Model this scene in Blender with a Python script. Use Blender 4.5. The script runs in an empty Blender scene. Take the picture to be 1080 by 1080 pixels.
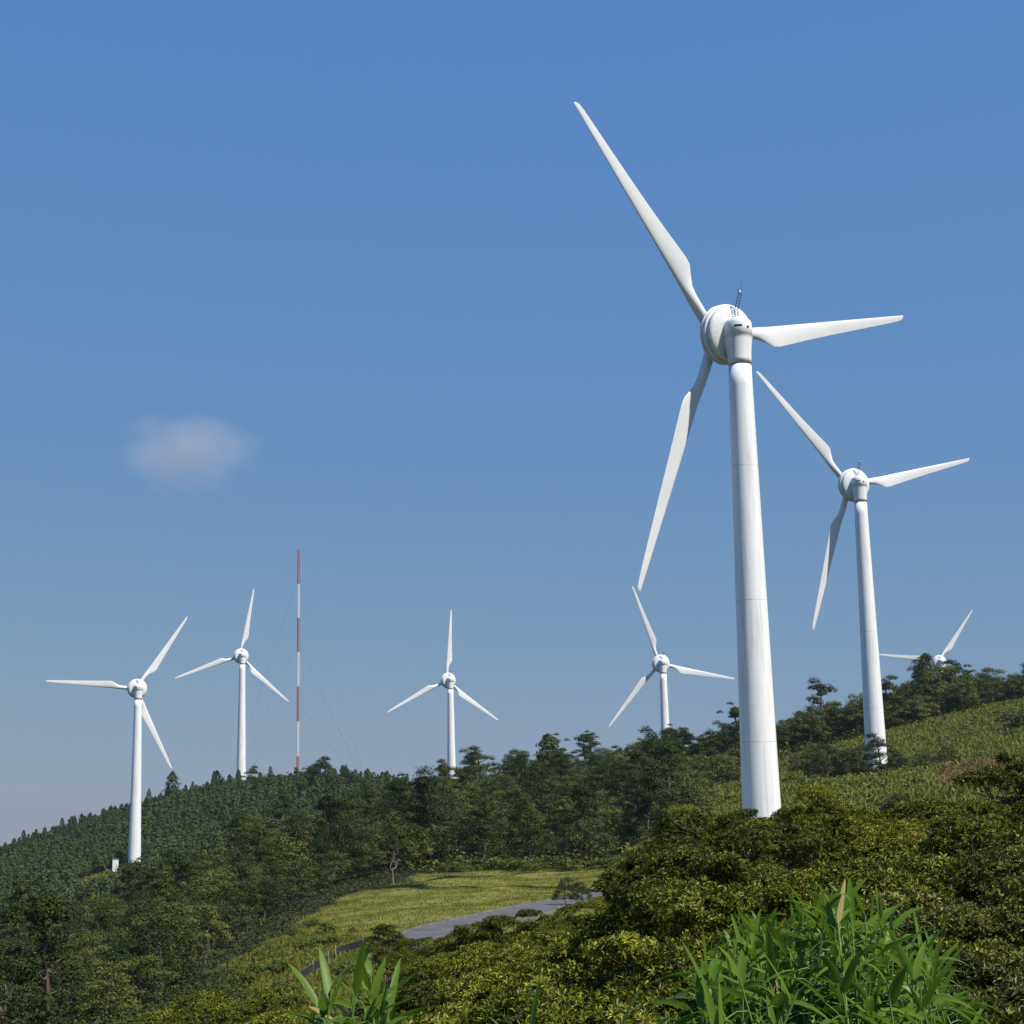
import bpy, math, random
import numpy as np
from mathutils import Matrix, Vector

rng = np.random.default_rng(11)
random.seed(5)
PI = math.pi
scene = bpy.context.scene
col = scene.collection

# ------------------------------------------------------------------ camera
F = 1750.0                                   # focal length in photo pixels (1080 wide)
PITCH = math.atan(345 / F)
ROLL = math.radians(1.2)
_r0 = np.array([1, 0, 0.0])
FW = np.array([0, math.cos(PITCH), math.sin(PITCH)])
_up = np.array([0, -math.sin(PITCH), math.cos(PITCH)])
CX = _r0 * math.cos(ROLL) - _up * math.sin(ROLL)
CY = _r0 * math.sin(ROLL) + _up * math.cos(ROLL)

cam = bpy.data.cameras.new('camera')
cam.sensor_width = 36
cam.lens = 36 * F / 1080
cam.clip_start = 0.1
cam.clip_end = 20000
camo = bpy.data.objects.new('camera', cam)
col.objects.link(camo)
M3 = Matrix(((CX[0], CY[0], -FW[0]), (CX[1], CY[1], -FW[1]), (CX[2], CY[2], -FW[2])))
camo.matrix_world = M3.to_4x4()
scene.camera = camo


def unproj(px, py, Y):
    """world point seen at a photo pixel, Y metres ahead"""
    d = FW * F + CX * (px - 540) + CY * (540 - py)
    return d * (Y / d[1])


def az_of(px):
    p = unproj(px, 880, 1.0)
    return math.atan2(p[0], p[1])


# ------------------------------------------------------------------ terrain
# ground heights: (photo x, photo y of the ground there, metres ahead)
GP = [
    # meadow and road
    (440, 992, 105), (540, 962, 125), (560, 950, 140), (620, 948, 140), (470, 955, 140), (400, 970, 128), (360, 990, 112),
    (560, 918, 190), (450, 926, 180), (620, 917, 190), (380, 950, 155), (330, 975, 135), (500, 920, 186), (500, 990, 100),
    (320, 1040, 78), (385, 1005, 95), (290, 1000, 112), (250, 1050, 85), (700, 950, 120), (700, 910, 180),
    # hill behind the meadow up to the middle ridge
    (560, 905, 215), (480, 908, 215), (640, 898, 215), (560, 855, 290), (480, 862, 290), (640, 840, 290), (700, 850, 235),
    (575, 818, 345), (700, 806, 345), (640, 812, 345), (520, 832, 345), (480, 842, 345), (430, 862, 330), (400, 900, 215),
    (760, 796, 345), (740, 838, 245), (790, 825, 265),
    # left wooded ridge
    (340, 872, 285), (340, 925, 190), (200, 916, 255), (270, 895, 265), (160, 938, 245), (130, 958, 235), (90, 978, 225), (60, 1000, 205), (0, 1020, 185),
    (-60, 1045, 180), (0, 1100, 110), (100, 1090, 105), (150, 1030, 140), (230, 970, 190), (200, 1040, 105), (-60, 1120, 110),
    # turbine feet
    (803, 943, 145), (927, 831, 270), (142, 916, 470), (254, 838, 604), (477, 869, 587), (706, 875, 507), (1000, 836, 636),
    (313.7, 835, 560),
    # in front of the left turbine, the valley and the planted slope behind
    (100, 922, 450), (92, 945, 430), (150, 925, 440), (60, 985, 400), (0, 1000, 385), (-60, 1010, 385), (200, 930, 400), (250, 925, 380),
    (0, 930, 565), (75, 892, 620), (130, 864, 630), (160, 864, 635), (200, 862, 630), (345, 832, 545), (400, 845, 525), (430, 850, 500),
    (0, 918, 640), (-60, 930, 640), (75, 896, 650), (130, 882, 660), (200, 874, 665),
    (0, 960, 460), (50, 940, 490), (-60, 945, 540), (100, 925, 520), (200, 900, 500), (300, 880, 460), (350, 870, 440), (-60, 980, 430),
    (300, 905, 330), (400, 880, 380), (480, 862, 430), (600, 850, 430),
    # right hand grass hill
    (1000, 764, 338), (930, 774, 336), (1080, 750, 335), (860, 798, 335), (820, 815, 318), (950, 800, 290), (1040, 782, 290),
    (880, 832, 258), (960, 822, 250), (1080, 800, 225), (1030, 812, 215), (1000, 830, 190), (1080, 820, 180), (760, 866, 200),
    (980, 752, 368), (1080, 742, 368), (880, 782, 368), (820, 797, 360), (1140, 735, 345), (1000, 762, 420), (1080, 755, 420), (880, 795, 430),
    (900, 900, 160), (1080, 880, 130), (1140, 815, 200),
    (-300, 1120, 110), (-300, 1075, 190), (-300, 1050, 260), (-300, 1030, 390), (-300, 985, 470), (-300, 950, 560), (-300, 935, 640),
    (-150, 1110, 110), (-150, 1060, 190), (-150, 1030, 260), (-150, 1015, 390), (-150, 960, 500), (-120, 925, 610),
    (1350, 745, 345), (1350, 790, 230), (1350, 840, 140), (1350, 770, 450),
]
GZ = []                                       # azimuth, log distance, height
for (px, py, Y) in GP:
    p = unproj(px, py, Y)
    GZ.append((math.atan2(p[0], p[1]), math.log(math.hypot(p[0], p[1])), p[2]))
for px in (-200, 150, 540, 900, 1300):       # the near slope below the viewpoint
    for d, z in ((1.0, -1.65), (2.5, -1.75), (5.5, -2.15), (9, -2.75), (14, -3.3), (22, -4.0), (35, -4.9), (55, -5.5)):
        k = 0.0
        if px < 300 and d > 12:
            k = -(d - 12) * 0.055
        if px > 800 and d > 9:
            k = 0.2
        GZ.append((az_of(px), math.log(d), z + k))
GZ = np.array(GZ)
CK = 0.07


def _ker(a, b):
    return np.sqrt(((a[:, None, :] - b[None, :, :]) ** 2).sum(-1) + CK * CK)


_K = _ker(GZ[:, :2], GZ[:, :2])
_n = len(GZ)
_P = np.c_[np.ones(_n), GZ[:, :2]]
_A = np.block([[_K - 4e-3 * np.eye(_n), _P], [_P.T, np.zeros((3, 3))]])
_W = np.linalg.solve(_A, np.r_[GZ[:, 2], 0, 0, 0])


def sstep(a, b, x):
    t = np.clip((x - a) / (b - a), 0, 1)
    return t * t * (3 - 2 * t)


def ground(x, y):
    x = np.atleast_1d(np.asarray(x, float)); y = np.atleast_1d(np.asarray(y, float))
    r = np.hypot(x, y); az = np.arctan2(x, y)
    lr = np.log(np.clip(r, 0.9, 680))
    a = np.clip(az, -0.40, 0.40)
    out = np.empty(len(x))
    for s in range(0, len(x), 20000):
        q = np.c_[a[s:s + 20000], lr[s:s + 20000]]
        out[s:s + 20000] = _ker(q, GZ[:, :2]) @ _W[:_n] + np.c_[np.ones(len(q)), q] @ _W[_n:]
    base = -1.6 - 0.05 * np.clip(r, 0, 200)
    k = sstep(0.40, 1.3, np.abs(az))
    out = out * (1 - k) + base * k
    far = sstep(680, 1500, r)
    out = out * (1 - far) + (-115 + 8 * np.sin(x / 900) + 9 * np.cos(y / 700)) * far
    rough = np.clip(r / 150, 0.03, 1.0)
    out += rough * (0.22 * np.sin(x * 0.31 + 1.3 * np.sin(y * 0.11)) * np.sin(y * 0.27 + 0.7) + 0.12 * np.sin(x * 0.83 + y * 0.4) * np.sin(y * 0.71 - x * 0.2))
    return out


def gz(x, y):
    return float(ground([x], [y])[0])


def hit(px, py, y0=3.0, y1=690.0):
    """first ground point along the ray of a photo pixel"""
    ys = np.exp(np.linspace(math.log(y0), math.log(y1), 900))
    d = unproj(px, py, 1.0)
    g = ground(d[0] * ys, ys)
    below = d[2] * ys < g
    i = int(np.argmax(below)) if below.any() else len(ys) - 1
    Y = ys[i]
    return np.array([d[0] * Y, Y, g[i]])


# ------------------------------------------------------------------ mesh helper
class MB:
    def __init__(self):
        self.v = []; self.q = []; self.t = []; self.qm = []; self.tm = []; self.n = 0

    def add(self, v, f, m=0):
        v = np.asarray(v, np.float32).reshape(-1, 3); f = np.asarray(f, np.int32)
        if len(f) == 0:
            return
        if f.shape[1] == 4:
            self.q.append(f + self.n); self.qm.append(np.full(len(f), m, np.int32))
        else:
            self.t.append(f + self.n); self.tm.append(np.full(len(f), m, np.int32))
        self.v.append(v); self.n += len(v)

    def mesh(self, name, mats, smooth=False):
        me = bpy.data.meshes.new(name)
        v = np.concatenate(self.v)
        q = np.concatenate(self.q) if self.q else np.zeros((0, 4), np.int32)
        t = np.concatenate(self.t) if self.t else np.zeros((0, 3), np.int32)
        me.vertices.add(len(v)); me.vertices.foreach_set('co', v.ravel())
        loops = np.concatenate([q.ravel(), t.ravel()]).astype(np.int32)
        me.loops.add(len(loops)); me.loops.foreach_set('vertex_index', loops)
        nf = len(q) + len(t)
        me.polygons.add(nf)
        start = np.concatenate([np.arange(len(q)) * 4, len(q) * 4 + np.arange(len(t)) * 3]).astype(np.int32)
        me.polygons.foreach_set('loop_start', start)
        mi = np.concatenate(self.qm + self.tm).astype(np.int32)
        for m in mats:
            me.materials.append(m)
        me.polygons.foreach_set('material_index', mi)
        me.polygons.foreach_set('use_smooth', np.full(nf, smooth, bool))
        me.update(calc_edges=True)
        me.validate()
        return me


def link(name, me, parent=None, loc=None, rot=None, scale=None):
    o = bpy.data.objects.new(name, me)
    col.objects.link(o)
    if parent is not None:
        o.parent = parent
    if loc is not None:
        o.location = loc
    if rot is not None:
        o.rotation_euler = rot
    if scale is not None:
        o.scale = scale
    return o


def tag(o, label, cat, group=None):
    o['label'] = label; o['category'] = cat
    if group:
        o['group'] = group
    return o


def copy_tree(o, parent=None):
    c = o.copy(); col.objects.link(c)
    if parent is not None:
        c.parent = parent
    for ch in list(o.children):
        copy_tree(ch, c)
    return c


def box(mb, c, s, m=0, R=None):
    x, y, z = np.array(s) / 2.0
    v = np.array([[-x, -y, -z], [x, -y, -z], [x, y, -z], [-x, y, -z], [-x, -y, z], [x, -y, z], [x, y, z], [-x, y, z]])
    if R is not None:
        v = v @ np.asarray(R).T
    mb.add(v + np.array(c), [[0, 3, 2, 1], [4, 5, 6, 7], [0, 1, 5, 4], [1, 2, 6, 5], [2, 3, 7, 6], [3, 0, 4, 7]], m)


def tube(mb, pts, rad, n=6, m=0, cap=True):
    pts = np.asarray(pts, float); rad = np.broadcast_to(np.asarray(rad, float), (len(pts),))
    tan = np.gradient(pts, axis=0)
    tan /= np.linalg.norm(tan, axis=1)[:, None] + 1e-9
    ref = np.array([0.0, 0, 1]) if abs(tan[0][2]) < 0.9 else np.array([1.0, 0, 0])
    V = []
    for p, t, r in zip(pts, tan, rad):
        a = np.cross(t, ref); a /= np.linalg.norm(a) + 1e-9
        b = np.cross(t, a)
        ref = np.cross(a, t) if False else ref
        an = np.arange(n) * 2 * PI / n
        V.append(p + r * (np.cos(an)[:, None] * a + np.sin(an)[:, None] * b))
    V = np.concatenate(V)
    Fc = []
    for i in range(len(pts) - 1):
        for k in range(n):
            Fc.append([i * n + k, i * n + (k + 1) % n, (i + 1) * n + (k + 1) % n, (i + 1) * n + k])
    mb.add(V, Fc, m)
    if cap:
        for i in (0, len(pts) - 1):
            c = pts[i]
            vv = np.vstack([V[i * n:(i + 1) * n], c])
            mb.add(vv, [[k, (k + 1) % n, n] for k in range(n)], m)


def lathe(mb, prof, n=48, mat=np.eye(4), m=0, capends=True):
    """prof = (axial, radius) pairs along local z"""
    an = np.arange(n) * 2 * PI / n
    V = np.concatenate([np.c_[r * np.cos(an), r * np.sin(an), np.full(n, z)] for z, r in prof])
    V = V @ np.asarray(mat)[:3, :3].T + np.asarray(mat)[:3, 3]
    Fc = []
    for i in range(len(prof) - 1):
        for k in range(n):
            Fc.append([i * n + k, i * n + (k + 1) % n, (i + 1) * n + (k + 1) % n, (i + 1) * n + k])
    mb.add(V, Fc, m)


def unit(v):
    return v / (np.linalg.norm(v, axis=-1, keepdims=True) + 1e-9)


def cards(mb, C, N, S, asp=1.0, m=0):
    """many small leaf faces; C centres, N normals, S sizes"""
    n = len(C)
    if n == 0:
        return
    S = np.broadcast_to(np.asarray(S, float), (n,))[:, None]
    R = rng.normal(size=(n, 3))
    t = unit(np.cross(N, R)); b = np.cross(N, t)
    j = lambda: 1 + rng.uniform(-.35, .35, (n, 1))
    v = np.stack([C - t * S * .5 * j(), C + b * S * .5 * asp * j() + N * S * .10, C + t * S * .5 * j(), C - b * S * .5 * asp * j() + N * S * .10], 1)
    mb.add(v.reshape(-1, 3), np.arange(n * 4).reshape(n, 4), m)


def sphere_dirs(n):
    return unit(rng.normal(size=(n, 3)))


# ------------------------------------------------------------------ materials
def newmat(name):
    m = bpy.data.materials.new(name); m.use_nodes = True
    nt = m.node_tree; nt.nodes.clear()
    out = nt.nodes.new('ShaderNodeOutputMaterial')
    return m, nt, out


def N(nt, t, **kw):
    n = nt.nodes.new(t)
    for k, v in kw.items():
        setattr(n, k, v)
    return n


def ramp(nt, fac, stops):
    r = nt.nodes.new('ShaderNodeValToRGB')
    while len(r.color_ramp.elements) < len(stops):
        r.color_ramp.elements.new(0.5)
    for e, (p, c) in zip(r.color_ramp.elements, stops):
        e.position = p; e.color = (*c, 1)
    nt.links.new(fac, r.inputs[0])
    return r.outputs[0]


def leafmat(name, cols, rough=0.5, trans=0.35, objvar=0.3, spec=0.4, nscale=0.35):
    """foliage: colour varies per leaf, per clump and per plant"""
    m, nt, out = newmat(name)
    geo = N(nt, 'ShaderNodeNewGeometry'); oi = N(nt, 'ShaderNodeObjectInfo'); tc = N(nt, 'ShaderNodeTexCoord')
    no = N(nt, 'ShaderNodeTexNoise'); no.inputs['Scale'].default_value = nscale; no.inputs['Detail'].default_value = 2
    nt.links.new(tc.outputs['Object'], no.inputs['Vector'])
    a = N(nt, 'ShaderNodeMath', operation='MULTIPLY'); a.inputs[1].default_value = 0.5
    nt.links.new(geo.outputs['Random Per Island'], a.inputs[0])
    b = N(nt, 'ShaderNodeMath', operation='MULTIPLY_ADD'); b.inputs[1].default_value = objvar
    nt.links.new(oi.outputs['Random'], b.inputs[0]); nt.links.new(a.outputs[0], b.inputs[2])
    c = N(nt, 'ShaderNodeMath', operation='MULTIPLY_ADD'); c.inputs[1].default_value = 0.5
    nt.links.new(no.outputs['Fac'], c.inputs[0]); nt.links.new(b.outputs[0], c.inputs[2])
    d = N(nt, 'ShaderNodeMath', operation='SUBTRACT'); d.inputs[1].default_value = 0.12
    nt.links.new(c.outputs[0], d.inputs[0])
    colr = ramp(nt, d.outputs[0], [(i / (len(cols) - 1), cc) for i, cc in enumerate(cols)])
    p = N(nt, 'ShaderNodeBsdfPrincipled')
    p.inputs['Roughness'].default_value = rough
    p.inputs['Specular IOR Level'].default_value = spec
    nt.links.new(colr, p.inputs['Base Color'])
    tr = N(nt, 'ShaderNodeBsdfTranslucent')
    hs = N(nt, 'ShaderNodeHueSaturation'); hs.inputs['Value'].default_value = 1.25; hs.inputs['Hue'].default_value = 0.49
    nt.links.new(colr, hs.inputs['Color']); nt.links.new(hs.outputs[0], tr.inputs['Color'])
    mx = N(nt, 'ShaderNodeMixShader'); mx.inputs[0].default_value = trans
    nt.links.new(p.outputs[0], mx.inputs[1]); nt.links.new(tr.outputs[0], mx.inputs[2])
    nt.links.new(mx.outputs[0], out.inputs['Surface'])
    return m


def plain(name, c, rough=0.6, var=0.15, scale=3.0, metal=0.0, bump=0.0, coord='Object'):
    m, nt, out = newmat(name)
    tc = N(nt, 'ShaderNodeTexCoord'); no = N(nt, 'ShaderNodeTexNoise')
    no.inputs['Scale'].default_value = scale; no.inputs['Detail'].default_value = 5
    nt.links.new(tc.outputs[coord], no.inputs['Vector'])
    c = np.array(c)
    colr = ramp(nt, no.outputs['Fac'], [(0.25, tuple(c * (1 - var))), (0.75, tuple(np.minimum(c * (1 + var), 1)))])
    p = N(nt, 'ShaderNodeBsdfPrincipled'); p.inputs['Roughness'].default_value = rough; p.inputs['Metallic'].default_value = metal
    nt.links.new(colr, p.inputs['Base Color'])
    if bump:
        bm = N(nt, 'ShaderNodeBump'); bm.inputs['Strength'].default_value = bump
        nt.links.new(no.outputs['Fac'], bm.inputs['Height']); nt.links.new(bm.outputs[0], p.inputs['Normal'])
    nt.links.new(p.outputs[0], out.inputs['Surface'])
    return m


def turbine_paint():
    """gloss white paint with faint vertical weather streaks and stains"""
    m, nt, out = newmat('white_paint')
    tc = N(nt, 'ShaderNodeTexCoord'); mp = N(nt, 'ShaderNodeMapping')
    mp.inputs['Scale'].default_value = (2.5, 2.5, 0.12)
    nt.links.new(tc.outputs['Object'], mp.inputs[0])
    n1 = N(nt, 'ShaderNodeTexNoise'); n1.inputs['Scale'].default_value = 1.6; n1.inputs['Detail'].default_value = 6
    nt.links.new(mp.outputs[0], n1.inputs['Vector'])
    colr = ramp(nt, n1.outputs['Fac'], [(0.22, (0.60, 0.59, 0.555)), (0.47, (0.80, 0.80, 0.79)), (0.8, (0.84, 0.84, 0.83))])
    p = N(nt, 'ShaderNodeBsdfPrincipled'); p.inputs['Roughness'].default_value = 0.38; p.inputs['Specular IOR Level'].default_value = 0.4
    nt.links.new(colr, p.inputs['Base Color'])
    nt.links.new(p.outputs[0], out.inputs['Surface'])
    return m


WHITE = turbine_paint()
BLADE = plain('blade_paint', (0.79, 0.79, 0.78), 0.4, 0.05, 0.35)
SEAM = plain('seam_grime', (0.20, 0.17, 0.15), 0.7, 0.5, 2.0)
JOINT = plain('weld_line', (0.60, 0.60, 0.59), 0.6, 0.3, 1.0)
DARK = plain('dark_metal', (0.06, 0.06, 0.065), 0.5, 0.3)
BLACK = plain('vent_dark', (0.02, 0.018, 0.018), 0.8, 0.2)
RED = plain('red_paint', (0.42, 0.06, 0.065), 0.5, 0.2, 0.4)
MWHITE = plain('mast_white', (0.78, 0.78, 0.78), 0.5, 0.05, 0.4)
WIRE = plain('steel_wire', (0.16, 0.16, 0.17), 0.5, 0.1, metal=0.3)
BARK = plain('bark', (0.09, 0.065, 0.05), 0.9, 0.5, 6.0, bump=0.5)
PBARK = plain('pine_bark', (0.13, 0.085, 0.065), 0.9, 0.5, 5.0, bump=0.5)
DEAD = plain('dead_wood', (0.20, 0.17, 0.15), 0.85, 0.3, 4.0)
TWIG = plain('shrub_twig', (0.11, 0.075, 0.05), 0.85, 0.4, 9.0)
ASPH = plain('asphalt', (0.098, 0.094, 0.094), 0.85, 0.3, 0.8, bump=0.1)
KERB = plain('kerb_concrete', (0.10, 0.095, 0.09), 0.9, 0.4, 1.5)
CONC = plain('pale_concrete', (0.42, 0.41, 0.40), 0.85, 0.2, 2.0)
ROCK = plain('white_rock', (0.60, 0.58, 0.54), 0.9, 0.2, 2.0, bump=0.4)
NET = plain('black_net', (0.008, 0.008, 0.009), 1.0, 0.4, 5.0)
POSTM = plain('pale_post', (0.32, 0.31, 0.29), 0.7, 0.2)
CAB = plain('cabinet_paint', (0.76, 0.76, 0.74), 0.5, 0.08, 1.0)
CULM = plain('bamboo_culm', (0.12, 0.20, 0.04), 0.45, 0.3, 4.0)

L_PINE = leafmat('pine_needles', [(0.008, 0.016, 0.005), (0.018, 0.030, 0.007), (0.042, 0.058, 0.011), (0.088, 0.10, 0.019)], 0.6, 0.06, 0.4, 0.1)
L_BROAD = leafmat('broad_leaves', [(0.006, 0.012, 0.003), (0.014, 0.025, 0.005), (0.027, 0.043, 0.007), (0.056, 0.073, 0.012), (0.13, 0.145, 0.025)], 0.55, 0.10, 0.65, 0.15)
L_CEDAR = leafmat('cedar_needles', [(0.008, 0.020, 0.008), (0.015, 0.032, 0.011), (0.029, 0.052, 0.016), (0.056, 0.080, 0.024)], 0.65, 0.05, 0.7, 0.1)
L_SHRUB = leafmat('shrub_leaves', [(0.010, 0.018, 0.003), (0.034, 0.048, 0.006), (0.185, 0.20, 0.019), (0.46, 0.44, 0.065)], 0.45, 0.10, 0.3, 0.15, 1.4)
L_SHRUB2 = leafmat('olive_shrub_leaves', [(0.010, 0.016, 0.003), (0.032, 0.041, 0.007), (0.135, 0.142, 0.023), (0.40, 0.375, 0.08)], 0.45, 0.08, 0.3, 0.18, 1.4)
L_SASA = leafmat('bamboo_leaves', [(0.020, 0.058, 0.005), (0.055, 0.12, 0.010), (0.125, 0.21, 0.020), (0.25, 0.33, 0.055)], 0.42, 0.38, 0.25, 0.22, 2.0)
L_DRY = leafmat('dry_bamboo_leaf', [(0.22, 0.15, 0.05), (0.36, 0.28, 0.12), (0.45, 0.38, 0.20)], 0.6, 0.3, 0.2, 0.2, 2.0)
L_GRASS = leafmat('meadow_grass', [(0.115, 0.128, 0.022), (0.18, 0.18, 0.034), (0.24, 0.222, 0.05), (0.30, 0.265, 0.075)], 0.7, 0.3, 0.0, 0.08, 0.06)
L_HILL = leafmat('hill_grass', [(0.08, 0.10, 0.017), (0.16, 0.175, 0.032), (0.23, 0.228, 0.048), (0.30, 0.28, 0.075)], 0.7, 0.3, 0.0, 0.08, 0.12)
L_SLOPE = leafmat('slope_grass', [(0.08, 0.10, 0.016), (0.145, 0.155, 0.027), (0.20, 0.195, 0.04), (0.26, 0.24, 0.06)], 0.7, 0.3, 0.0, 0.08, 0.12)
L_BUSH = leafmat('bush_leaves', [(0.026, 0.046, 0.007), (0.052, 0.08, 0.010), (0.09, 0.12, 0.016), (0.14, 0.16, 0.028)], 0.55, 0.22, 0.4, 0.15)
L_BROWN = leafmat('dry_scrub', [(0.12, 0.065, 0.035), (0.20, 0.11, 0.06), (0.25, 0.15, 0.08), (0.17, 0.15, 0.05)], 0.8, 0.2, 0.3, 0.1)


def ground_material():
    m, nt, out = newmat('hill_ground')
    at = N(nt, 'ShaderNodeVertexColor', layer_name='cover')
    sp = N(nt, 'ShaderNodeSeparateColor'); nt.links.new(at.outputs['Color'], sp.inputs[0])
    tc = N(nt, 'ShaderNodeTexCoord')
    n1 = N(nt, 'ShaderNodeTexNoise'); n1.inputs['Scale'].default_value = 0.22; n1.inputs['Detail'].default_value = 8; n1.inputs['Roughness'].default_value = 0.65
    nt.links.new(tc.outputs['Object'], n1.inputs['Vector'])
    n2 = N(nt, 'ShaderNodeTexNoise'); n2.inputs['Scale'].default_value = 1.7; n2.inputs['Detail'].default_value = 6
    nt.links.new(tc.outputs['Object'], n2.inputs['Vector'])
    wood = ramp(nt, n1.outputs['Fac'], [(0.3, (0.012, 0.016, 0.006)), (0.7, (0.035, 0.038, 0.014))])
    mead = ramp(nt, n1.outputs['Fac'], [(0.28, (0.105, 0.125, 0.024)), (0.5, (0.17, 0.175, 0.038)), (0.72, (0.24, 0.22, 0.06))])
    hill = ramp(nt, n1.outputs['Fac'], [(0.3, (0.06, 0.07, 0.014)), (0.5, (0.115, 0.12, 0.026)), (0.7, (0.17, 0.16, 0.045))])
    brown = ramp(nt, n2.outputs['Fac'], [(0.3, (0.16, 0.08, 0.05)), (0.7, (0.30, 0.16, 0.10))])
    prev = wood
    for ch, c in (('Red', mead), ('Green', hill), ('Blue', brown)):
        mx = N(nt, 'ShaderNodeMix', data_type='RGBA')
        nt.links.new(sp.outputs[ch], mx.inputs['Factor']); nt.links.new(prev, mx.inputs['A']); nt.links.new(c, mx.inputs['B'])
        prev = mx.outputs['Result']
    p = N(nt, 'ShaderNodeBsdfPrincipled'); p.inputs['Roughness'].default_value = 0.95; p.inputs['Specular IOR Level'].default_value = 0.1
    nt.links.new(prev, p.inputs['Base Color'])
    bm = N(nt, 'ShaderNodeBump'); bm.inputs['Strength'].default_value = 0.7; bm.inputs['Distance'].default_value = 0.4
    nt.links.new(n2.outputs['Fac'], bm.inputs['Height']); nt.links.new(bm.outputs[0], p.inputs['Normal'])
    nt.links.new(p.outputs[0], out.inputs['Surface'])
    return m


# ------------------------------------------------------------------ zones on the ground
def inpoly(x, y, poly):
    x = np.asarray(x); y = np.asarray(y)
    ins = np.zeros(x.shape, bool)
    n = len(poly)
    for i in range(n):
        x1, y1 = poly[i][0], poly[i][1]; x2, y2 = poly[(i + 1) % n][0], poly[(i + 1) % n][1]
        c = ((y1 > y) != (y2 > y)) & (x < (x2 - x1) * (y - y1) / (y2 - y1 + 1e-12) + x1)
        ins ^= c
    return ins


def poly_px(pts):
    return [unproj(px, 900, Y)[:2] for px, Y in pts]


MEADOW = poly_px([(268, 70), (250, 105), (288, 128), (335, 152), (380, 170), (450, 183), (520, 191), (640, 195), (720, 185), (760, 150), (760, 70), (540, 62), (400, 62)])
HILLG = poly_px([(742, 205), (735, 240), (800, 290), (825, 325), (860, 342), (930, 346), (1010, 352), (1080, 362), (1200, 365), (1200, 110), (900, 110), (800, 130)])
KNOLL = poly_px([(1000, 185), (980, 205), (990, 232), (1012, 256), (1050, 266), (1076, 252), (1130, 245), (1130, 185)])
SLOPE = poly_px([(262, 70), (250, 112), (330, 120), (420, 104), (420, 66)])
SPUR = poly_px([(78, 425), (80, 462), (160, 480), (165, 440), (120, 420)])

# ------------------------------------------------------------------ ground sheet
def build_ground():
    az = np.concatenate([np.linspace(-PI, -0.46, 60, endpoint=False), np.linspace(-0.46, 0.46, 250, endpoint=False), np.linspace(0.46, PI, 60, endpoint=False)])
    rr = np.exp(np.linspace(math.log(0.7), math.log(6000), 520))
    A, R = np.meshgrid(az, rr)
    X = (R * np.sin(A)).ravel(); Y = (R * np.cos(A)).ravel()
    Z = ground(X, Y)
    nA, nR = len(az), len(rr)
    i = np.arange(nR - 1)[:, None]; k = np.arange(nA)[None, :]
    q = np.stack([i * nA + k, i * nA + (k + 1) % nA, (i + 1) * nA + (k + 1) % nA, (i + 1) * nA + k], -1).reshape(-1, 4)[:, ::-1]
    mb = MB()
    mb.add(np.c_[X, Y, Z], q)
    mb.q[-1] = mb.q[-1]
    me = None
    c = np.array([[0, 0, gz(0.0, 0.9)]])
    V = np.concatenate([np.c_[X, Y, Z], c])
    mb = MB(); mb.add(V, q)
    mb.t.append(np.array([[(k2 + 1) % nA, k2, len(X)] for k2 in range(nA)], np.int32)); mb.tm.append(np.zeros(nA, np.int32))
    me = mb.mesh('ground', [ground_material()], True)
    col_a = me.color_attributes.new('cover', 'FLOAT_COLOR', 'POINT')
    cov = np.zeros((len(V), 4), np.float32); cov[:, 3] = 1
    X2, Y2 = V[:, 0], V[:, 1]
    jx = X2 + 2.0 * np.sin(Y2 * 0.35) ; jy = Y2 + 3.0 * np.sin(X2 * 0.3)
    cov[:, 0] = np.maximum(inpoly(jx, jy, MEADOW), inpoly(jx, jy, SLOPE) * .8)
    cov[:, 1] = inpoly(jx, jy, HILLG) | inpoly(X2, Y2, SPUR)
    cov[:, 2] = inpoly(jx, jy, KNOLL) * np.clip(.75 + .6 * np.sin(X2 * .7 + np.sin(Y2 * .5)) * np.sin(Y2 * .45 + X2 * .2), 0, 1)
    col_a.data.foreach_set('color', cov.ravel())
    o = link('ground', me)
    o['kind'] = 'structure'


build_ground()

# ------------------------------------------------------------------ road
def ribbon(name, pts, offs, m, lift, kind='structure'):
    """strip along a polyline on the ground; offs = offsets left/right of the centre line"""
    pts = np.array(pts)[:, :2]
    t = np.linspace(0, len(pts) - 1, 90)
    # Catmull-Rom
    P = np.vstack([2 * pts[0] - pts[1], pts, 2 * pts[-1] - pts[-2]])
    sm = []
    for u in t:
        i = min(int(u), len(pts) - 2); f = u - i
        p0, p1, p2, p3 = P[i], P[i + 1], P[i + 2], P[i + 3]
        sm.append(0.5 * ((2 * p1) + (-p0 + p2) * f + (2 * p0 - 5 * p1 + 4 * p2 - p3) * f * f + (-p0 + 3 * p1 - 3 * p2 + p3) * f ** 3))
    sm = np.array(sm)
    tg = unit(np.gradient(sm, axis=0)); nr = np.c_[-tg[:, 1], tg[:, 0]]
    zc = ground(sm[:, 0], sm[:, 1])
    zc = np.convolve(np.pad(zc, 6, 'edge'), np.ones(13) / 13, 'valid')
    rows = []
    for o, dz in offs:
        xy = sm + nr * o
        rows.append(np.c_[xy, np.maximum(zc, ground(xy[:, 0], xy[:, 1]) - 0.02) + lift + dz])
    n = len(sm); V = np.concatenate(rows)
    q = [[a * n + i, a * n + i + 1, (a + 1) * n + i + 1, (a + 1) * n + i] for a in range(len(offs) - 1) for i in range(n - 1)]
    mb = MB(); mb.add(V, q)
    o = link(name, mb.mesh(name, [m], True))
    o['kind'] = kind
    return o, sm


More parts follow.
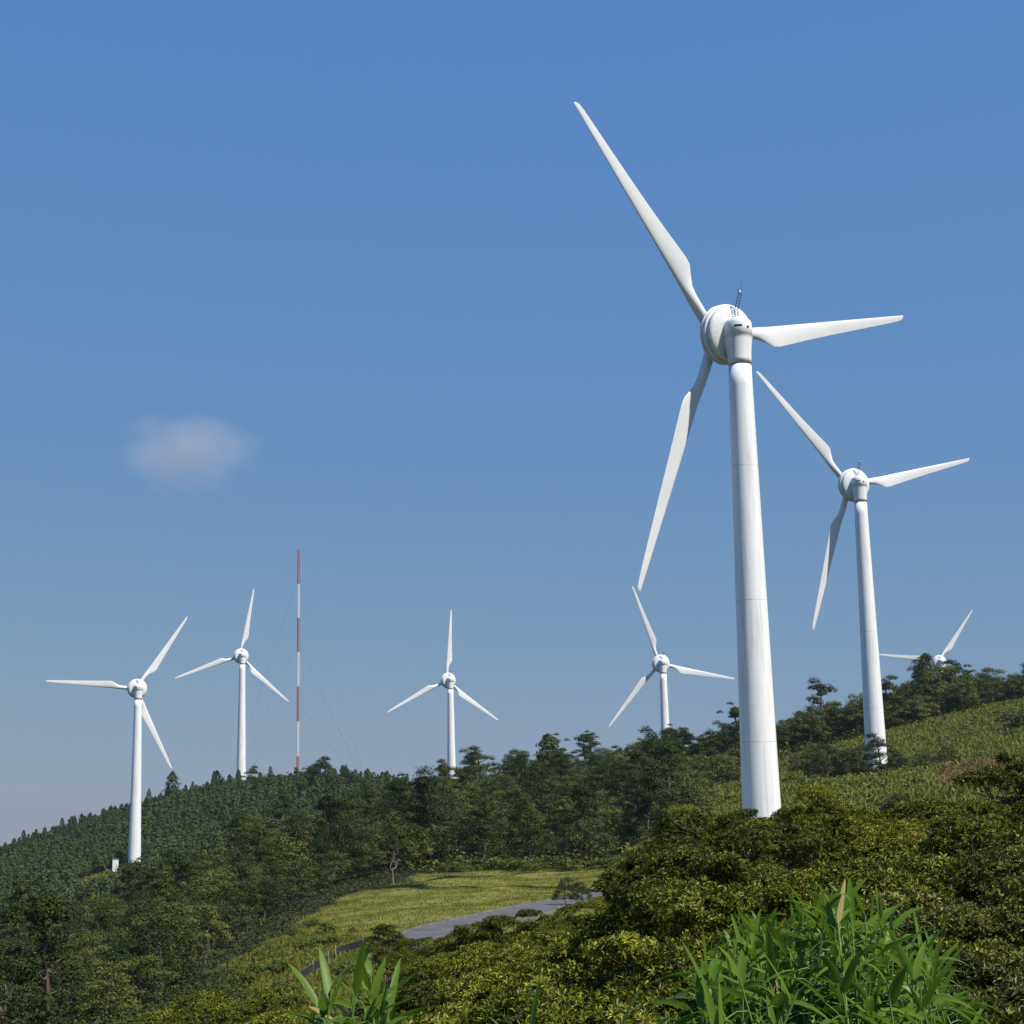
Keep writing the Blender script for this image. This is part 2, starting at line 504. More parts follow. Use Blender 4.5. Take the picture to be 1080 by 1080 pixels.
ROADPX = [(760, 934), (690, 940), (610, 952), (548, 964), (497, 976), (468, 987), (457, 998), (456, 1006)]
road_pts = [hit(px, py) for px, py in ROADPX]
road, road_c = ribbon('road', road_pts, [(-2.4, 0), (-1.2, .04), (0, .06), (1.2, .04), (2.4, 0)], ASPH, 0.10)
ribbon('kerb', road_pts, [(2.43, -0.12), (2.43, 0.12), (2.63, 0.12), (2.63, -0.2)], KERB, 0.10)
ribbon('kerb', road_pts, [(-2.63, -0.2), (-2.63, 0.12), (-2.43, 0.12), (-2.43, -0.12)], KERB, 0.10)


def near_road(x, y, d):
    x = np.asarray(x)[..., None]; y = np.asarray(y)[..., None]
    return (np.hypot(x - road_c[:, 0], y - road_c[:, 1]).min(-1) < d)


# ------------------------------------------------------------------ wind turbines
R_BLADE = 25.25
HUB_Z = 50.0
COLLAR = 46.9
OVER = 3.3


def tower_mesh():
    mb = MB()
    r = lambda z: 1.80 + (1.04 - 1.80) * (z / COLLAR) ** 0.95
    zs = [-0.6, 0.0]; prof = [(-4.0, 2.15), (0.0, 2.15), (0.02, 1.98), (0.22, 1.98), (0.24, r(.24))]
    seams = [(12.8, 0), (25.2, 0), (37.4, 1)]
    z = 1.0; last = 0.24
    cuts = []
    for s, k in seams:
        prof += [(q, r(q)) for q in np.arange(last + 1.5, s - 0.6, 2.0)]
        prof.append((s - 0.035, r(s)))
        lathe(mb, prof, 64, m=0)
        lathe(mb, [(s - 0.035, r(s)), (s - 0.03, r(s) + .004), (s + 0.03, r(s) + .004), (s + 0.035, r(s))], 64, m=2)
        prof = [(s + 0.035, r(s))]; last = s
    prof += [(q, r(q)) for q in np.arange(last + 1.5, COLLAR - 0.6, 2.0)] + [(COLLAR - .10, r(COLLAR - .1)), (COLLAR - .1, 1.0)]
    lathe(mb, prof, 64, m=0)
    return mb.mesh('tower', [WHITE, SEAM, JOINT], True)


def head_mesh():
    """machine housing: an upright rounded cap that runs forward into the generator drum"""
    mb = MB()
    lathe(mb, [(COLLAR - .12, 0.97), (COLLAR + 0.02, 0.97)], 48, m=1)
    n = 56
    an = np.arange(n) * 2 * PI / n
    rows = []
    prof = [(COLLAR + .02, 0.9, 0), (COLLAR + .02, 1.07, 0), (47.4, 1.08, 0.0), (48.0, 1.10, 0.05), (48.6, 1.15, 0.35), (49.2, 1.20, 0.8), (49.6, 1.24, 1.0), (49.62, 1.27, 1.0),
            (50.3, 1.27, 1.0), (50.75, 1.25, 1.0), (51.0, 1.14, .95), (51.2, 0.92, .9), (51.32, 0.55, .85), (51.36, 0.0, .8)]
    for z, r, ext in prof:
        x = r * np.cos(an); y = r * np.sin(an)
        y = np.where(y > 0, y * (1 + ext * 0.35) + ext * 0.55 * np.minimum(1, y / max(r, .01) * 2.5), y)
        rows.append(np.c_[x, y, np.full(n, z)])
    V = np.concatenate(rows)
    q = [[i * n + k, i * n + (k + 1) % n, (i + 1) * n + (k + 1) % n, (i + 1) * n + k] for i in range(len(prof) - 1) for k in range(n)]
    mb.add(V, q, 0)
    return mb.mesh('housing', [WHITE, BLACK], True)


def drum_mesh():
    mb = MB()
    prof = [(0.50, 0.0), (0.55, 1.2), (0.72, 2.05), (0.84, 2.40), (0.95, 2.56), (1.20, 2.62), (1.22, 2.50), (1.38, 2.48), (1.40, 2.74), (1.44, 2.78), (1.70, 2.78), (1.74, 2.74),
            (1.75, 2.60), (1.86, 2.60), (1.87, 2.74), (1.90, 2.78), (2.12, 2.78), (2.18, 2.7), (2.2, 2.5), (2.32, 2.46), (2.36, 2.25), (2.40, 1.5), (2.42, 0.0)]
    lathe(mb, prof, 72, m=0)
    return mb.mesh('generator', [WHITE], True)


def hub_mesh():
    mb = MB()
    lathe(mb, [(2.38, 0.95), (2.5, 1.12), (2.8, 1.25), (3.3, 1.30), (3.8, 1.18), (4.2, 0.9), (4.42, 0.5), (4.5, 0.0)], 48)
    for k in range(3):
        a = k * 2 * PI / 3
        d = np.array([math.sin(a), math.cos(a), 0]); b = np.cross(d, [0, 0, 1])
        Mx = np.eye(4); Mx[:3, 0] = b; Mx[:3, 1] = [0, 0, 1]; Mx[:3, 2] = d; Mx[:3, 3] = [0, 0, OVER]
        lathe(mb, [(0.7, 0.60), (1.42, 0.60), (1.44, 0.66), (1.56, 0.66), (1.58, 0.5)], 32, Mx)
    return mb.mesh('hub', [WHITE], True)


def blade_mesh():
    """along local +Y from the hub centre; +X trailing edge, +Z upwind"""
    mb = MB()
    st = [(1.5, 1.02, 0.0), (3.2, 1.02, 0.0), (4.2, 1.06, 0.12), (5.2, 1.36, 0.45), (6.2, 1.78, 0.8), (7.0, 2.02, 1), (7.8, 2.05, 1), (9, 1.92, 1), (11, 1.70, 1), (14, 1.42, 1), (17, 1.17, 1), (20, 0.93, 1),
          (22.5, 0.73, 1), (24.2, 0.58, 1), (24.9, 0.46, 1), (25.2, 0.26, 1), (25.25, 0.06, 1)]
    n = 28
    an = np.arange(n) * 2 * PI / n
    rows = []
    for r, c, k in st:
        # circle
        cx = 0.51 * np.cos(an); cz = 0.51 * np.sin(an)
        # aerofoil: u from leading edge (0) to trailing edge (1)
        u = 0.5 * (1 + np.cos(an))
        th = (0.24 - 0.10 * min(1, (r - 4) / 18))
        zt = 5 * th * (0.2969 * np.sqrt(u + 1e-6) - 0.126 * u - 0.3516 * u ** 2 + 0.2843 * u ** 3 - 0.1036 * u ** 4)
        az_ = np.where(np.sin(an) >= 0, 1, -0.75) * zt * c
        lead = -0.51 + 0.33 * (r / R_BLADE)
        ax_ = lead + u * c
        x = cx * (1 - k) + ax_ * k; z = cz * (1 - k) + az_ * k
        if r > 24.8:
            x = x * 1.0
        tw = math.radians(13 * max(0, 1 - (r - 3) / 18) ** 1.5 + 2) * min(1, k + .0)
        X = x * math.cos(tw) + z * math.sin(tw); Z = -x * math.sin(tw) + z * math.cos(tw)
        rows.append(np.c_[X, np.full(n, r), Z])
    V = np.concatenate(rows)
    q = [[i * n + j, i * n + (j + 1) % n, (i + 1) * n + (j + 1) % n, (i + 1) * n + j] for i in range(len(st) - 1) for j in range(n)]
    mb.add(V, np.array(q)[:, ::-1])
    mb.add(np.vstack([rows[-1], [[0, R_BLADE, 0]]]), [[j, (j + 1) % n, n] for j in range(n)])
    return mb.mesh('blade', [BLADE], True)


def vent_mesh(w, h, ang, z, r0):
    mb = MB()
    n = 8
    a = -PI / 2 + ang + np.linspace(-w / 2, w / 2, n) / r0
    v = []
    for zz in (z - h / 2, z + h / 2):
        for rr in (r0 - .02, r0 + .012):
            v.append(np.c_[rr * np.cos(a), rr * np.sin(a), np.full(n, zz)])
    V = np.concatenate(v)
    q = []
    for i in range(n - 1):
        for s, t in ((1, 3), (0, 1), (3, 2), (2, 0)):
            q.append([s * n + i, s * n + i + 1, t * n + i + 1, t * n + i])
    q += [[0, n, 3 * n, 2 * n], [n - 1, 3 * n - 1, 4 * n - 1, 2 * n - 1]]
    mb.add(V, q)
    return mb.mesh('vent', [BLACK])


def port_mesh(ang, z, r0):
    mb = MB()
    a = -PI / 2 + ang
    d = np.array([math.cos(a), math.sin(a), 0]); b = np.array([-d[1], d[0], 0])
    Mx = np.eye(4); Mx[:3, 0] = b; Mx[:3, 1] = [0, 0, 1]; Mx[:3, 2] = d; Mx[:3, 3] = d * r0 + np.array([0, 0, z])
    lathe(mb, [(-.06, .13), (.02, .13), (.02, 0.0)], 16, Mx)
    return mb.mesh('port', [BLACK])


def mast_frame_mesh():
    mb = MB()
    A = [np.array([-0.18, 0.1, 51.2]), np.array([0.18, 0.1, 51.2])]
    for p in A:
        tube(mb, [p, p + [0, 0, 1.05], p + [0.12, -0.45, 2.45]], .035, 6)
    for k in range(9):
        t = k / 8
        z = 0.25 + 2.1 * t
        off = np.array([0, 0, z]) if z < 1.05 else np.array([.12 * (z - 1.05) / 1.4, -0.45 * (z - 1.05) / 1.4, z])
        tube(mb, [A[0] + off, A[1] + off], .026, 5)
    top = np.array([0.12, -0.35, 53.65])
    tube(mb, [top + [-.3, 0, 0], top + [.3, 0, 0]], .03, 5)
    tube(mb, [top + [-.2, 0, 0], top + [-.2, 0, 0.55]], .022, 5)
    tube(mb, [top + [.2, 0, 0], top + [.2, 0, 1.15]], .018, 5)
    return mb.mesh('weather_mast', [DARK])


def lamp_mesh():
    mb = MB()
    lathe(mb, [(53.66, 0.0), (53.68, .07), (53.74, .10), (53.84, .11), (53.92, .08), (53.97, 0.0)], 16, np.array([[1, 0, 0, .12], [0, 1, 0, -.35], [0, 0, 1, 0], [0, 0, 0, 1.0]]))
    return mb.mesh('beacon', [MWHITE], True)


def door_mesh():
    mb = MB()
    box(mb, (0, -1.80, 1.35), (0.95, 0.14, 2.1), 0)
    box(mb, (0, -1.85, 2.46), (1.1, 0.22, 0.06), 0)
    return mb.mesh('door', [CAB])


def steps_mesh():
    mb = MB()
    for k in range(3):
        box(mb, (0, -2.35 - 0.28 * k, 0.24 - 0.09 - .0 - .09 * k * 1.4), (1.1, 0.3, 0.06), 0)
    for s in (-.58, .58):
        tube(mb, [(s, -2.2, 0.1), (s, -2.2, 1.25), (s, -3.0, 0.9), (s, -3.0, -.2)], .03, 5)
    return mb.mesh('steps', [DARK])


TM = dict(tower=tower_mesh(), housing=head_mesh(), generator=drum_mesh(), hub=hub_mesh(), blade=blade_mesh(), vent=vent_mesh(.72, .2, math.radians(-41), 50.3, 1.27),
          port=port_mesh(math.radians(2), 50.2, 1.27), mast=mast_frame_mesh(), lamp=lamp_mesh())


def turbine(foot, yaw, phase, tilt, label, door=None):
    root = bpy.data.objects.new('wind_turbine', None); col.objects.link(root)
    root.empty_display_size = 2
    root.location = foot
    tag(root, label, 'wind turbine', 'white wind turbines on the ridge')
    link('tower', TM['tower'], root)
    head = link('housing', TM['housing'], root, rot=(0, 0, -yaw))
    link('vent', TM['vent'], head); link('port', TM['port'], head)
    wm = link('weather_mast', TM['mast'], root, rot=(0, 0, -yaw))
    link('beacon', TM['lamp'], wm)
    ax = Vector((math.sin(yaw) * math.cos(tilt), math.cos(yaw) * math.cos(tilt), math.sin(tilt)))
    side = Vector((math.cos(yaw), -math.sin(yaw), 0)); upv = side.cross(ax)
    # local x = side, y = up, z = upwind axis
    B = Matrix(((side.x, upv.x, ax.x), (side.y, upv.y, ax.y), (side.z, upv.z, ax.z))).to_4x4()
    B.translation = Vector((0, 0, HUB_Z))
    g = link('generator', TM['generator'], root); g.matrix_local = B
    rot = B @ Matrix.Rotation(-phase, 4, 'Z')
    h = link('hub', TM['hub'], root); h.matrix_local = rot
    for k in range(3):
        b = link('blade', TM['blade'], root)
        b.matrix_local = B @ Matrix.Translation((0, 0, OVER)) @ Matrix.Rotation(-(phase + k * 2 * PI / 3), 4, 'Z')
    if door is not None:
        d = link('door', door_mesh(), root, rot=(0, 0, door)); link('steps', steps_mesh(), root, rot=(0, 0, door))
    return root


TURB = [  # collar pixel, metres ahead, yaw, phase, tilt, label
    ((780.3, 385.0), 145.8, -0.589, 5.532, 8, 'largest white wind turbine, standing tall behind the leafy shrubs', None),
    ((907.5, 529.7), 270.3, -0.371, 5.515, 5.5, 'second largest white wind turbine, its foot behind a thin pine below the grassy slope', None),
    ((145.7, 737.8), 471.3, -0.430, 0.587, 5, 'white wind turbine standing on the grassy spur beside the small white cabinet', 0.10),
    ((255.6, 700.8), 603.8, -0.460, 0.173, 5, 'small white wind turbine beside the red and white mast', None),
    ((475.1, 727.0), 587.0, -0.492, 0.047, 5, 'small white wind turbine alone at mid ridge, one blade pointing straight up', None),
    ((699.4, 710.5), 507.2, -0.254, 5.938, 5, 'white wind turbine rising behind the wooded hill, a blade reaching to the largest tower', None),
    ((993.4, 707.0), 634.7, -0.20, 0.643, 5, 'farthest wind turbine, only its head and two blades showing above the ridge trees', None),
]
FEET = []
for (c, Y, yaw, ph, tilt, lab, dr) in TURB:
    p = unproj(c[0], c[1], Y)
    foot = (p[0], p[1], p[2] - COLLAR)
    FEET.append(foot)
    turbine(foot, yaw, ph, math.radians(tilt), lab, dr)

# ------------------------------------------------------------------ guyed mast
def guyed_mast():
    top = unproj(313.7, 580.4, 560); base = unproj(313.7, 835, 560)
    H = top[2] - base[2]
    root = bpy.data.objects.new('radio_mast', None); col.objects.link(root)
    root.location = base
    tag(root, 'tall thin guyed mast banded red and white, standing on the skyline', 'mast')
    band = H / 7
    mb = MB()
    w = 0.40
    leg = [np.array([w * math.cos(a), w * math.sin(a), 0]) for a in (0.3, 0.3 + 2 * PI / 3, 0.3 + 4 * PI / 3)]
    for i in range(7):
        m = 0 if i % 2 == 0 else 1
        z0, z1 = H - band * (i + 1), H - band * i
        for L in leg:
            tube(mb, [L + [0, 0, z0], L + [0, 0, z1]], .10, 6, m)
        nb = 9
        for b in range(nb):
            a, c = z0 + (z1 - z0) * b / nb, z0 + (z1 - z0) * (b + 1) / nb
            for k in range(3):
                tube(mb, [leg[k] + [0, 0, a], leg[(k + 1) % 3] + [0, 0, c]], .07, 4, m, False)
                tube(mb, [leg[k] + [0, 0, c - .02], leg[(k + 1) % 3] + [0, 0, c - .02]], .06, 4, m, False)
    link('mast_body', mb.mesh('mast_body', [RED, MWHITE]), root)
    for az0, rad in ((1.05, 28), (-1.95, 27), (3.0, 26)):
        for z in (H * .86, H * .60, H * .36):
            mw = MB()
            p0 = np.array([0.6 * math.sin(az0), 0.6 * math.cos(az0), z]); p1 = np.array([rad * math.sin(az0), rad * math.cos(az0), gz(base[0] + rad * math.sin(az0), base[1] + rad * math.cos(az0)) - base[2]])
            t = np.linspace(0, 1, 12)[:, None]
            P = p0 * (1 - t) + p1 * t; P[:, 2] -= (1.2 * 4 * t * (1 - t))[:, 0]
            tube(mw, P, .022, 4, 0, False)
            link('guy_wire', mw.mesh('guy_wire', [WIRE]), root)


guyed_mast()

# ------------------------------------------------------------------ small built things
def cabinet():
    p = unproj(121.5, 921, 455)
    root = bpy.data.objects.new('transformer_cabinet', None); col.objects.link(root)
    root.location = (p[0], p[1], gz(p[0], p[1])); root.rotation_euler = (0, 0, .25)
    tag(root, 'small white metal cabinet on the grassy spur left of the turbine', 'cabinet')
    H = unproj(121.5, 906.5, 455)[2] - root.location.z
    mb = MB(); box(mb, (0, 0, H / 2), (1.55, 1.6, H)); link('cabinet_body', mb.mesh('cabinet_body', [CAB]), root)
    mb = MB(); box(mb, (0, 0, H + .05), (1.75, 1.8, .1)); link('roof', mb.mesh('roof', [CONC]), root)
    mb = MB(); box(mb, (0, -.82, H * .45), (1.1, .04, H * .75)); d = link('door', mb.mesh('door', [CAB]), root)
    mb = MB(); box(mb, (.4, -.86, H * .45), (.05, .05, .25)); link('handle', mb.mesh('handle', [DARK]), d)
    mb = MB(); box(mb, (0, 0, -.2), (1.9, 2, .5)); link('plinth', mb.mesh('plinth', [CONC]), root)


cabinet()


def barrier():
    pts = [(316, 1040), (330, 1030), (346, 1020), (354, 1014), (368, 1007), (383, 1003)]
    P = [hit(*p) for p in pts]
    root = bpy.data.objects.new('erosion_barrier', None); col.objects.link(root)
    root.location = P[2]
    o0 = np.array(P[2])
    tag(root, 'low black barrier strip with pale posts crossing the grassy slope', 'barrier')
    for a, b in ((0, 2), (3, 5)):
        mb = MB()
        seg = np.array(P[a:b + 1]) - o0
        up = np.array([0, 0, .6])
        back = np.array([.02, .10, 0])
        V = np.concatenate([seg + [0, 0, -.1], seg + up, seg + up + back, seg + back + [0, 0, -.1]])
        n = len(seg)
        q = [[s * n + i, s * n + i + 1, ((s + 1) % 4) * n + i + 1, ((s + 1) % 4) * n + i] for s in range(4) for i in range(n - 1)]
        q += [[0, n, 2 * n, 3 * n], [n - 1, 2 * n - 1, 3 * n - 1, 4 * n - 1]]
        mb.add(V, q)
        link('panel', mb.mesh('panel', [NET]), root)
    for i in (1, 2, 3, 5):
        mb = MB()
        p = np.array(P[i]) - o0
        tube(mb, [p + [0, -.06, -.2], p + [0, -.06, .80]], .032, 6)
        link('post', mb.mesh('post', [POSTM]), root)


barrier()


def rock():
    import bmesh
    p = hit(417, 993)
    bm = bmesh.new(); bmesh.ops.create_icosphere(bm, subdivisions=3, radius=0.55)
    for v in bm.verts:
        v.co *= 1 + 0.16 * math.sin(v.co.x * 7 + 1) * math.sin(v.co.y * 6 + v.co.z * 5)
        v.co.z *= .7
    me = bpy.data.meshes.new('rock'); bm.to_mesh(me); bm.free(); me.materials.append(ROCK)
    for pl in me.polygons:
        pl.use_smooth = True
    tag(link('rock', me, loc=(p[0], p[1], p[2] + .15)), 'pale white rock at the bend of the road', 'rock')


rock()

# ------------------------------------------------------------------ tree prototypes
def limb(p0, p1, bend=0.25, n=5):
    p0 = np.array(p0, float); p1 = np.array(p1, float)
    t = np.linspace(0, 1, n)[:, None]
    off = rng.normal(size=3) * np.linalg.norm(p1 - p0) * bend * .35
    return p0 * (1 - t) + p1 * t + off * np.sin(t * PI)


def pads(mb, centers, radii, flat, per, size, m=0, up=0.12):
    for c, r in zip(centers, radii):
        n = int(per * r * r)
        d = sphere_dirs(n)
        d[:, 2] = np.where(d[:, 2] < -.12, -d[:, 2], d[:, 2])
        rr = r * rng.uniform(.55, 1.06, (n, 1))
        ph = rng.uniform(0, 6, 3)
        rr = rr * (1 + .22 * np.sin(d[:, :1] * 5 + ph[0]) * np.sin(d[:, 1:2] * 5 + ph[1]) + .1 * np.sin(d[:, 2:3] * 9 + ph[2]))
        P = c + d * rr * np.array([1, 1, flat])
        Nn = unit(d * np.array([1, 1, 1 / flat]) * .8 + np.array([0, 0, up]) + rng.normal(size=(n, 3)) * .3)
        cards(mb, P, Nn, size * rng.uniform(.6, 1.35, n), .75, m)


def pine_proto(i, H=8.5):
    tr = MB(); cr = MB()
    lean = rng.normal(size=2) * .6
    top = np.array([lean[0], lean[1], H * .93])
    T = limb((0, 0, -.6), top, .35, 8)
    tube(tr, T, np.linspace(.20, .10, 8), 7)
    cs, rs = [], []
    nl = rng.integers(13, 17)
    for k in range(nl):
        z = H * (0.2 + 0.78 * (k + rng.uniform(0, .7)) / nl)
        ti = np.clip(z / (H * .93), 0, 1); j = min(6, int(ti * 7)); f = ti * 7 - j
        o = T[j] * (1 - f) + T[min(7, j + 1)] * f
        a = k * 2.4 + rng.uniform(-.5, .5)
        reach = (1.0 - .72 * ((z / H - .2) / .8)) * rng.uniform(1.4, 2.9)
        e = o + np.array([math.cos(a) * reach, math.sin(a) * reach, rng.uniform(.1, .5)])
        tube(tr, limb(o - [0, 0, .3], e, .3), np.linspace(.10, .04, 5), 5)
        for q in range(2):
            cs.append(e + rng.normal(size=3) * np.array([.6, .6, .4]) + [0, 0, .1]); rs.append(rng.uniform(.65, 1.25))
    for q in range(3):
        cs.append(top + np.array([rng.normal() * .3, rng.normal() * .3, .1 - .6 * q])); rs.append(.65 + .2 * q)
    pads(cr, cs, rs, .72, 210, .21)
    return tr.mesh('trunk', [PBARK], True), cr.mesh('crown', [L_PINE])


def broad_proto(i, H=6.5, W=2.9, leaf=L_BROAD):
    tr = MB(); cr = MB()
    T = limb((0, 0, -.6), (rng.normal() * .3, rng.normal() * .3, H * .55), .3, 6)
    tube(tr, T, np.linspace(.2, .1, 6), 7)
    cs, rs = [], []
    tries = 0
    while len(cs) < 24 and tries < 3000:
        tries += 1
        d = sphere_dirs(1)[0]; d[2] = abs(d[2]) * 1.3 - .5
        rad = rng.uniform(.5, 1.0)
        c = np.array([d[0] * W * rad, d[1] * W * rad, H * .5 + d[2] * H * .5 * rad]); r = rng.uniform(.7, 1.45)
        if all(np.linalg.norm((c - c2) * [1, 1, 1.4]) > (r + r2) * .72 for c2, r2 in zip(cs, rs)):
            cs.append(c); rs.append(r)
            if len(cs) % 3 == 0:
                tube(tr, limb(T[rng.integers(2, 6)], c, .3), np.linspace(.07, .02, 5), 5)
    pads(cr, cs, rs, .74, 210, .21)
    return tr.mesh('trunk', [BARK], True), cr.mesh('crown', [leaf])


def cedar_arrays(H, W, nq, size):
    t = rng.uniform(0, 1, nq) ** 1.35
    z = H * (.08 + .92 * t)
    tier = (np.sin(z * 5.0 + rng.uniform(0, 6)) * .5 + .5)
    r = W * (1 - t) ** .5 * (.62 + .38 * tier) * rng.uniform(.55, 1.05, nq) + .05
    a = rng.uniform(0, 2 * PI, nq)
    P = np.c_[r * np.cos(a), r * np.sin(a), z]
    Nn = unit(np.c_[np.cos(a), np.sin(a), np.full(nq, .55)] + rng.normal(size=(nq, 3)) * .45)
    return P, Nn


def cedar_proto(i, H=9, W=1.7):
    mb = MB()
    tube(mb, [(0, 0, -1), (0, 0, H * .5), (0, 0, H * .98)], [.16, .09, .02], 6, 1)
    P, Nn = cedar_arrays(H, W, 1300, .3)
    cards(mb, P, Nn, .40 * rng.uniform(.6, 1.3, len(P)), .6, 0)
    return mb.mesh('cedar_tree', [L_CEDAR, BARK])


def bush_proto(i, W=1.0, H=1.1, leaf=L_BUSH, n=9, per=260, size=.17):
    mb = MB()
    cs, rs = [], []
    for k in range(n):
        d = sphere_dirs(1)[0]; d[2] = abs(d[2])
        c = np.array([d[0] * W * .6, d[1] * W * .6, H * .25 + d[2] * H * .5]); cs.append(c); rs.append(rng.uniform(.3, .55) * W)
        tube(mb, limb((0, 0, -.3), c, .3), np.linspace(.04, .012, 5), 5, 1)
    pads(mb, cs, rs, .75, per, size)
    return mb.mesh('bush', [leaf, TWIG])


def dead_proto(H=6.5):
    mb = MB()

    def grow(p, d, L, r, lvl):
        e = p + d * L
        tube(mb, limb(p, e, .3), np.linspace(r, r * .55, 5), 6)
        if lvl == 0:
            return
        for k in range(rng.integers(2, 4)):
            nd = unit(d + rng.normal(size=3) * .55 + np.array([0, 0, .15]))
            s = rng.uniform(.5, 1)
            grow(p + (e - p) * s, nd, L * rng.uniform(.5, .75), r * .5, lvl - 1)
    grow(np.array([0, 0, -.5]), unit(np.array([.05, 0, 1.0])), H * .5, .14, 3)
    return mb.mesh('dead_tree', [DEAD], True)


PINES = [pine_proto(i, h) for i, h in enumerate((7.5, 8.5, 9.2, 8.0, 9.8, 8.8))]
BROADS = [broad_proto(i, h, w) for i, (h, w) in enumerate(((5.6, 2.9), (6.4, 3.2), (7.0, 3.0), (5.2, 3.1), (6.8, 3.5)))]
CEDARS = [cedar_proto(i, h, w) for i, (h, w) in enumerate(((7.5, 2.1), (8.4, 2.3), (9.2, 2.0), (6.2, 2.4)))]
BUSHES = [bush_proto(i) for i in range(4)]
DBUSHES = [bush_proto(i, leaf=L_PINE) for i in range(2)]
DEADS = [dead_proto(6.5), dead_proto(5.5)]
_first = {}


def place_tree(kind, protos, x, y, s, label, group, parts=True, z=None, sz=None):
    i = int(rng.integers(len(protos)))
    key = (kind, i)
    if key not in _first:
        root = bpy.data.objects.new(kind, None); col.objects.link(root)
        tr, cr = protos[i]
        link('trunk', tr, root); link('crown', cr, root)
        _first[key] = root; o = root
    else:
        o = copy_tree(_first[key])
    o.location = (x, y, gz(x, y) - .1 if z is None else z)
    o.rotation_euler = (rng.normal() * .04, rng.normal() * .04, rng.uniform(0, 2 * PI))
    o.scale = (s, s, s * (sz or rng.uniform(.88, 1.12)))
    tag(o, label, 'tree', group)
    return o


def place_single(kind, meshes, x, y, s, label, cat, group, sz=1.0, z=None):
    o = link(kind, meshes[int(rng.integers(len(meshes)))])
    o.location = (x, y, gz(x, y) - .05 if z is None else z)
    o.rotation_euler = (0, 0, rng.uniform(0, 2 * PI)); o.scale = (s, s, s * sz)
    tag(o, label, cat, group)
    return o


def scatter(pxr, Yr, gap, exclude=None, tries=6000):
    """well spaced points in a wedge of the view"""
    pts = []
    cell = {}
    for _ in range(tries):
        Y = math.sqrt(rng.uniform(Yr[0] ** 2, Yr[1] ** 2)); px = rng.uniform(*pxr)
        p = unproj(px, 880, Y)
        x, y = p[0], p[1]
        if exclude is not None and exclude(x, y):
            continue
        k = (int(x // gap), int(y // gap))
        ok = True
        for a in (-1, 0, 1):
            for b in (-1, 0, 1):
                for (u, v) in cell.get((k[0] + a, k[1] + b), ()):
                    if (u - x) ** 2 + (v - y) ** 2 < gap * gap:
                        ok = False
        if ok:
            cell.setdefault(k, []).append((x, y)); pts.append((x, y, px, Y))
    return pts


def open_land(x, y, grow=0):
    a = np.array([x]); b = np.array([y])
    if any(inpoly(a + u, b + v, MEADOW)[0] for u, v in ((3.6, 0), (-3.6, 0), (0, 3.6), (0, -3.6), (5, -3))):
        return True
    return bool(inpoly(a, b, MEADOW)[0] or inpoly(a, b, HILLG)[0] or inpoly(a, b, SPUR)[0] or near_road(a, b, 5)[0])


def clear_feet(x, y, d=5):
    return any(math.hypot(x - f[0], y - f[1]) < d for f in FEET)


ex = lambda x, y: open_land(x, y) or clear_feet(x, y)
npine = nbroad = 0


def place_mix(pts, pfrac, where, smin, smax):
    """pine and broadleaf trees with labels that say where each stands"""
    global npine, nbroad
    for (x, y, px, Y) in pts:
        s = rng.uniform(smin, smax)
        w = where(px, Y)
        size = 'tall' if s > smin + .66 * (smax - smin) else 'small' if s < smin + .33 * (smax - smin) else 'middling'
        if rng.random() < pfrac:
            place_tree('pine_tree', PINES, x, y, s, f'{size} dark pine with layered crown {w}', 'pines on the wooded hills'); npine += 1
        else:
            place_tree('broadleaf_tree', BROADS, x, y, s, f'{size} rounded broadleaf evergreen {w}', 'broadleaf trees on the wooded hills'); nbroad += 1


# left ridge, hill behind the meadow, right hand tree line
def w_left(px, Y):
    if Y < 150:
        return 'low on the slope at the bottom left'
    if px < 120:
        return 'on the far left end of the near ridge'
    if px < 230:
        return 'on the near ridge below the left turbine'
    if px < 330:
        return 'on the near ridge left of the meadow'
    return 'in the wood at the top left of the meadow'


def w_mid(px, Y):
    if Y < 215:
        return 'in the dark edge of the wood behind the meadow'
    if Y > 315:
        return 'on the skyline between the middle turbines'
    return 'inside the wood on the hill behind the meadow' if px < 620 else 'on the wooded slope left of the largest tower'


def w_right(px, Y):
    if px < 900:
        return 'in the tree line between the two largest towers'
    return 'in the tree line above the grassy slope' if px < 1000 else 'in the tree line at the right edge'


place_mix(scatter((-40, 440), (84, 185), 4.3, ex), .1, w_left, .48, .8)
place_mix(scatter((-30, 470), (185, 262), 5.6, lambda x, y: ex(x, y) or (x < -.16 * y and y > 240) or (x < -.215 * y and y > 200)), .25, w_left, .68, 1.0)
place_mix(scatter((415, 800), (186, 350), 5.8, ex), .22, w_mid, .74, 1.06)
place_mix(scatter((700, 800), (285, 335), 4.6, lambda x, y: clear_feet(x, y)), .3, w_mid, .8, 1.1)
place_mix(scatter((805, 1110), (349, 380), 4.1, lambda x, y: ex(x, y) or .247 < x / y < .268), .1, w_right, .95, 1.35)
for (px, Y) in [(852, 255), (864, 250), (876, 256), (888, 250), (900, 246), (912, 250), (870, 242), (893, 258), (938, 262), (950, 258), (963, 264), (976, 260), (944, 250), (990, 268), (1000, 276), (956, 252), (970, 256)]:
    p = unproj(px, 800, Y)
    place_tree('broadleaf_tree', BROADS, p[0], p[1], rng.uniform(.75, 1.0) if px < 930 else rng.uniform(.5, .72), 'low dark tree ' + ('left of' if px < 930 else 'right of') + ' the foot of the second largest tower', 'trees by the second tower')
print('pines', npine, 'broadleaf', nbroad)

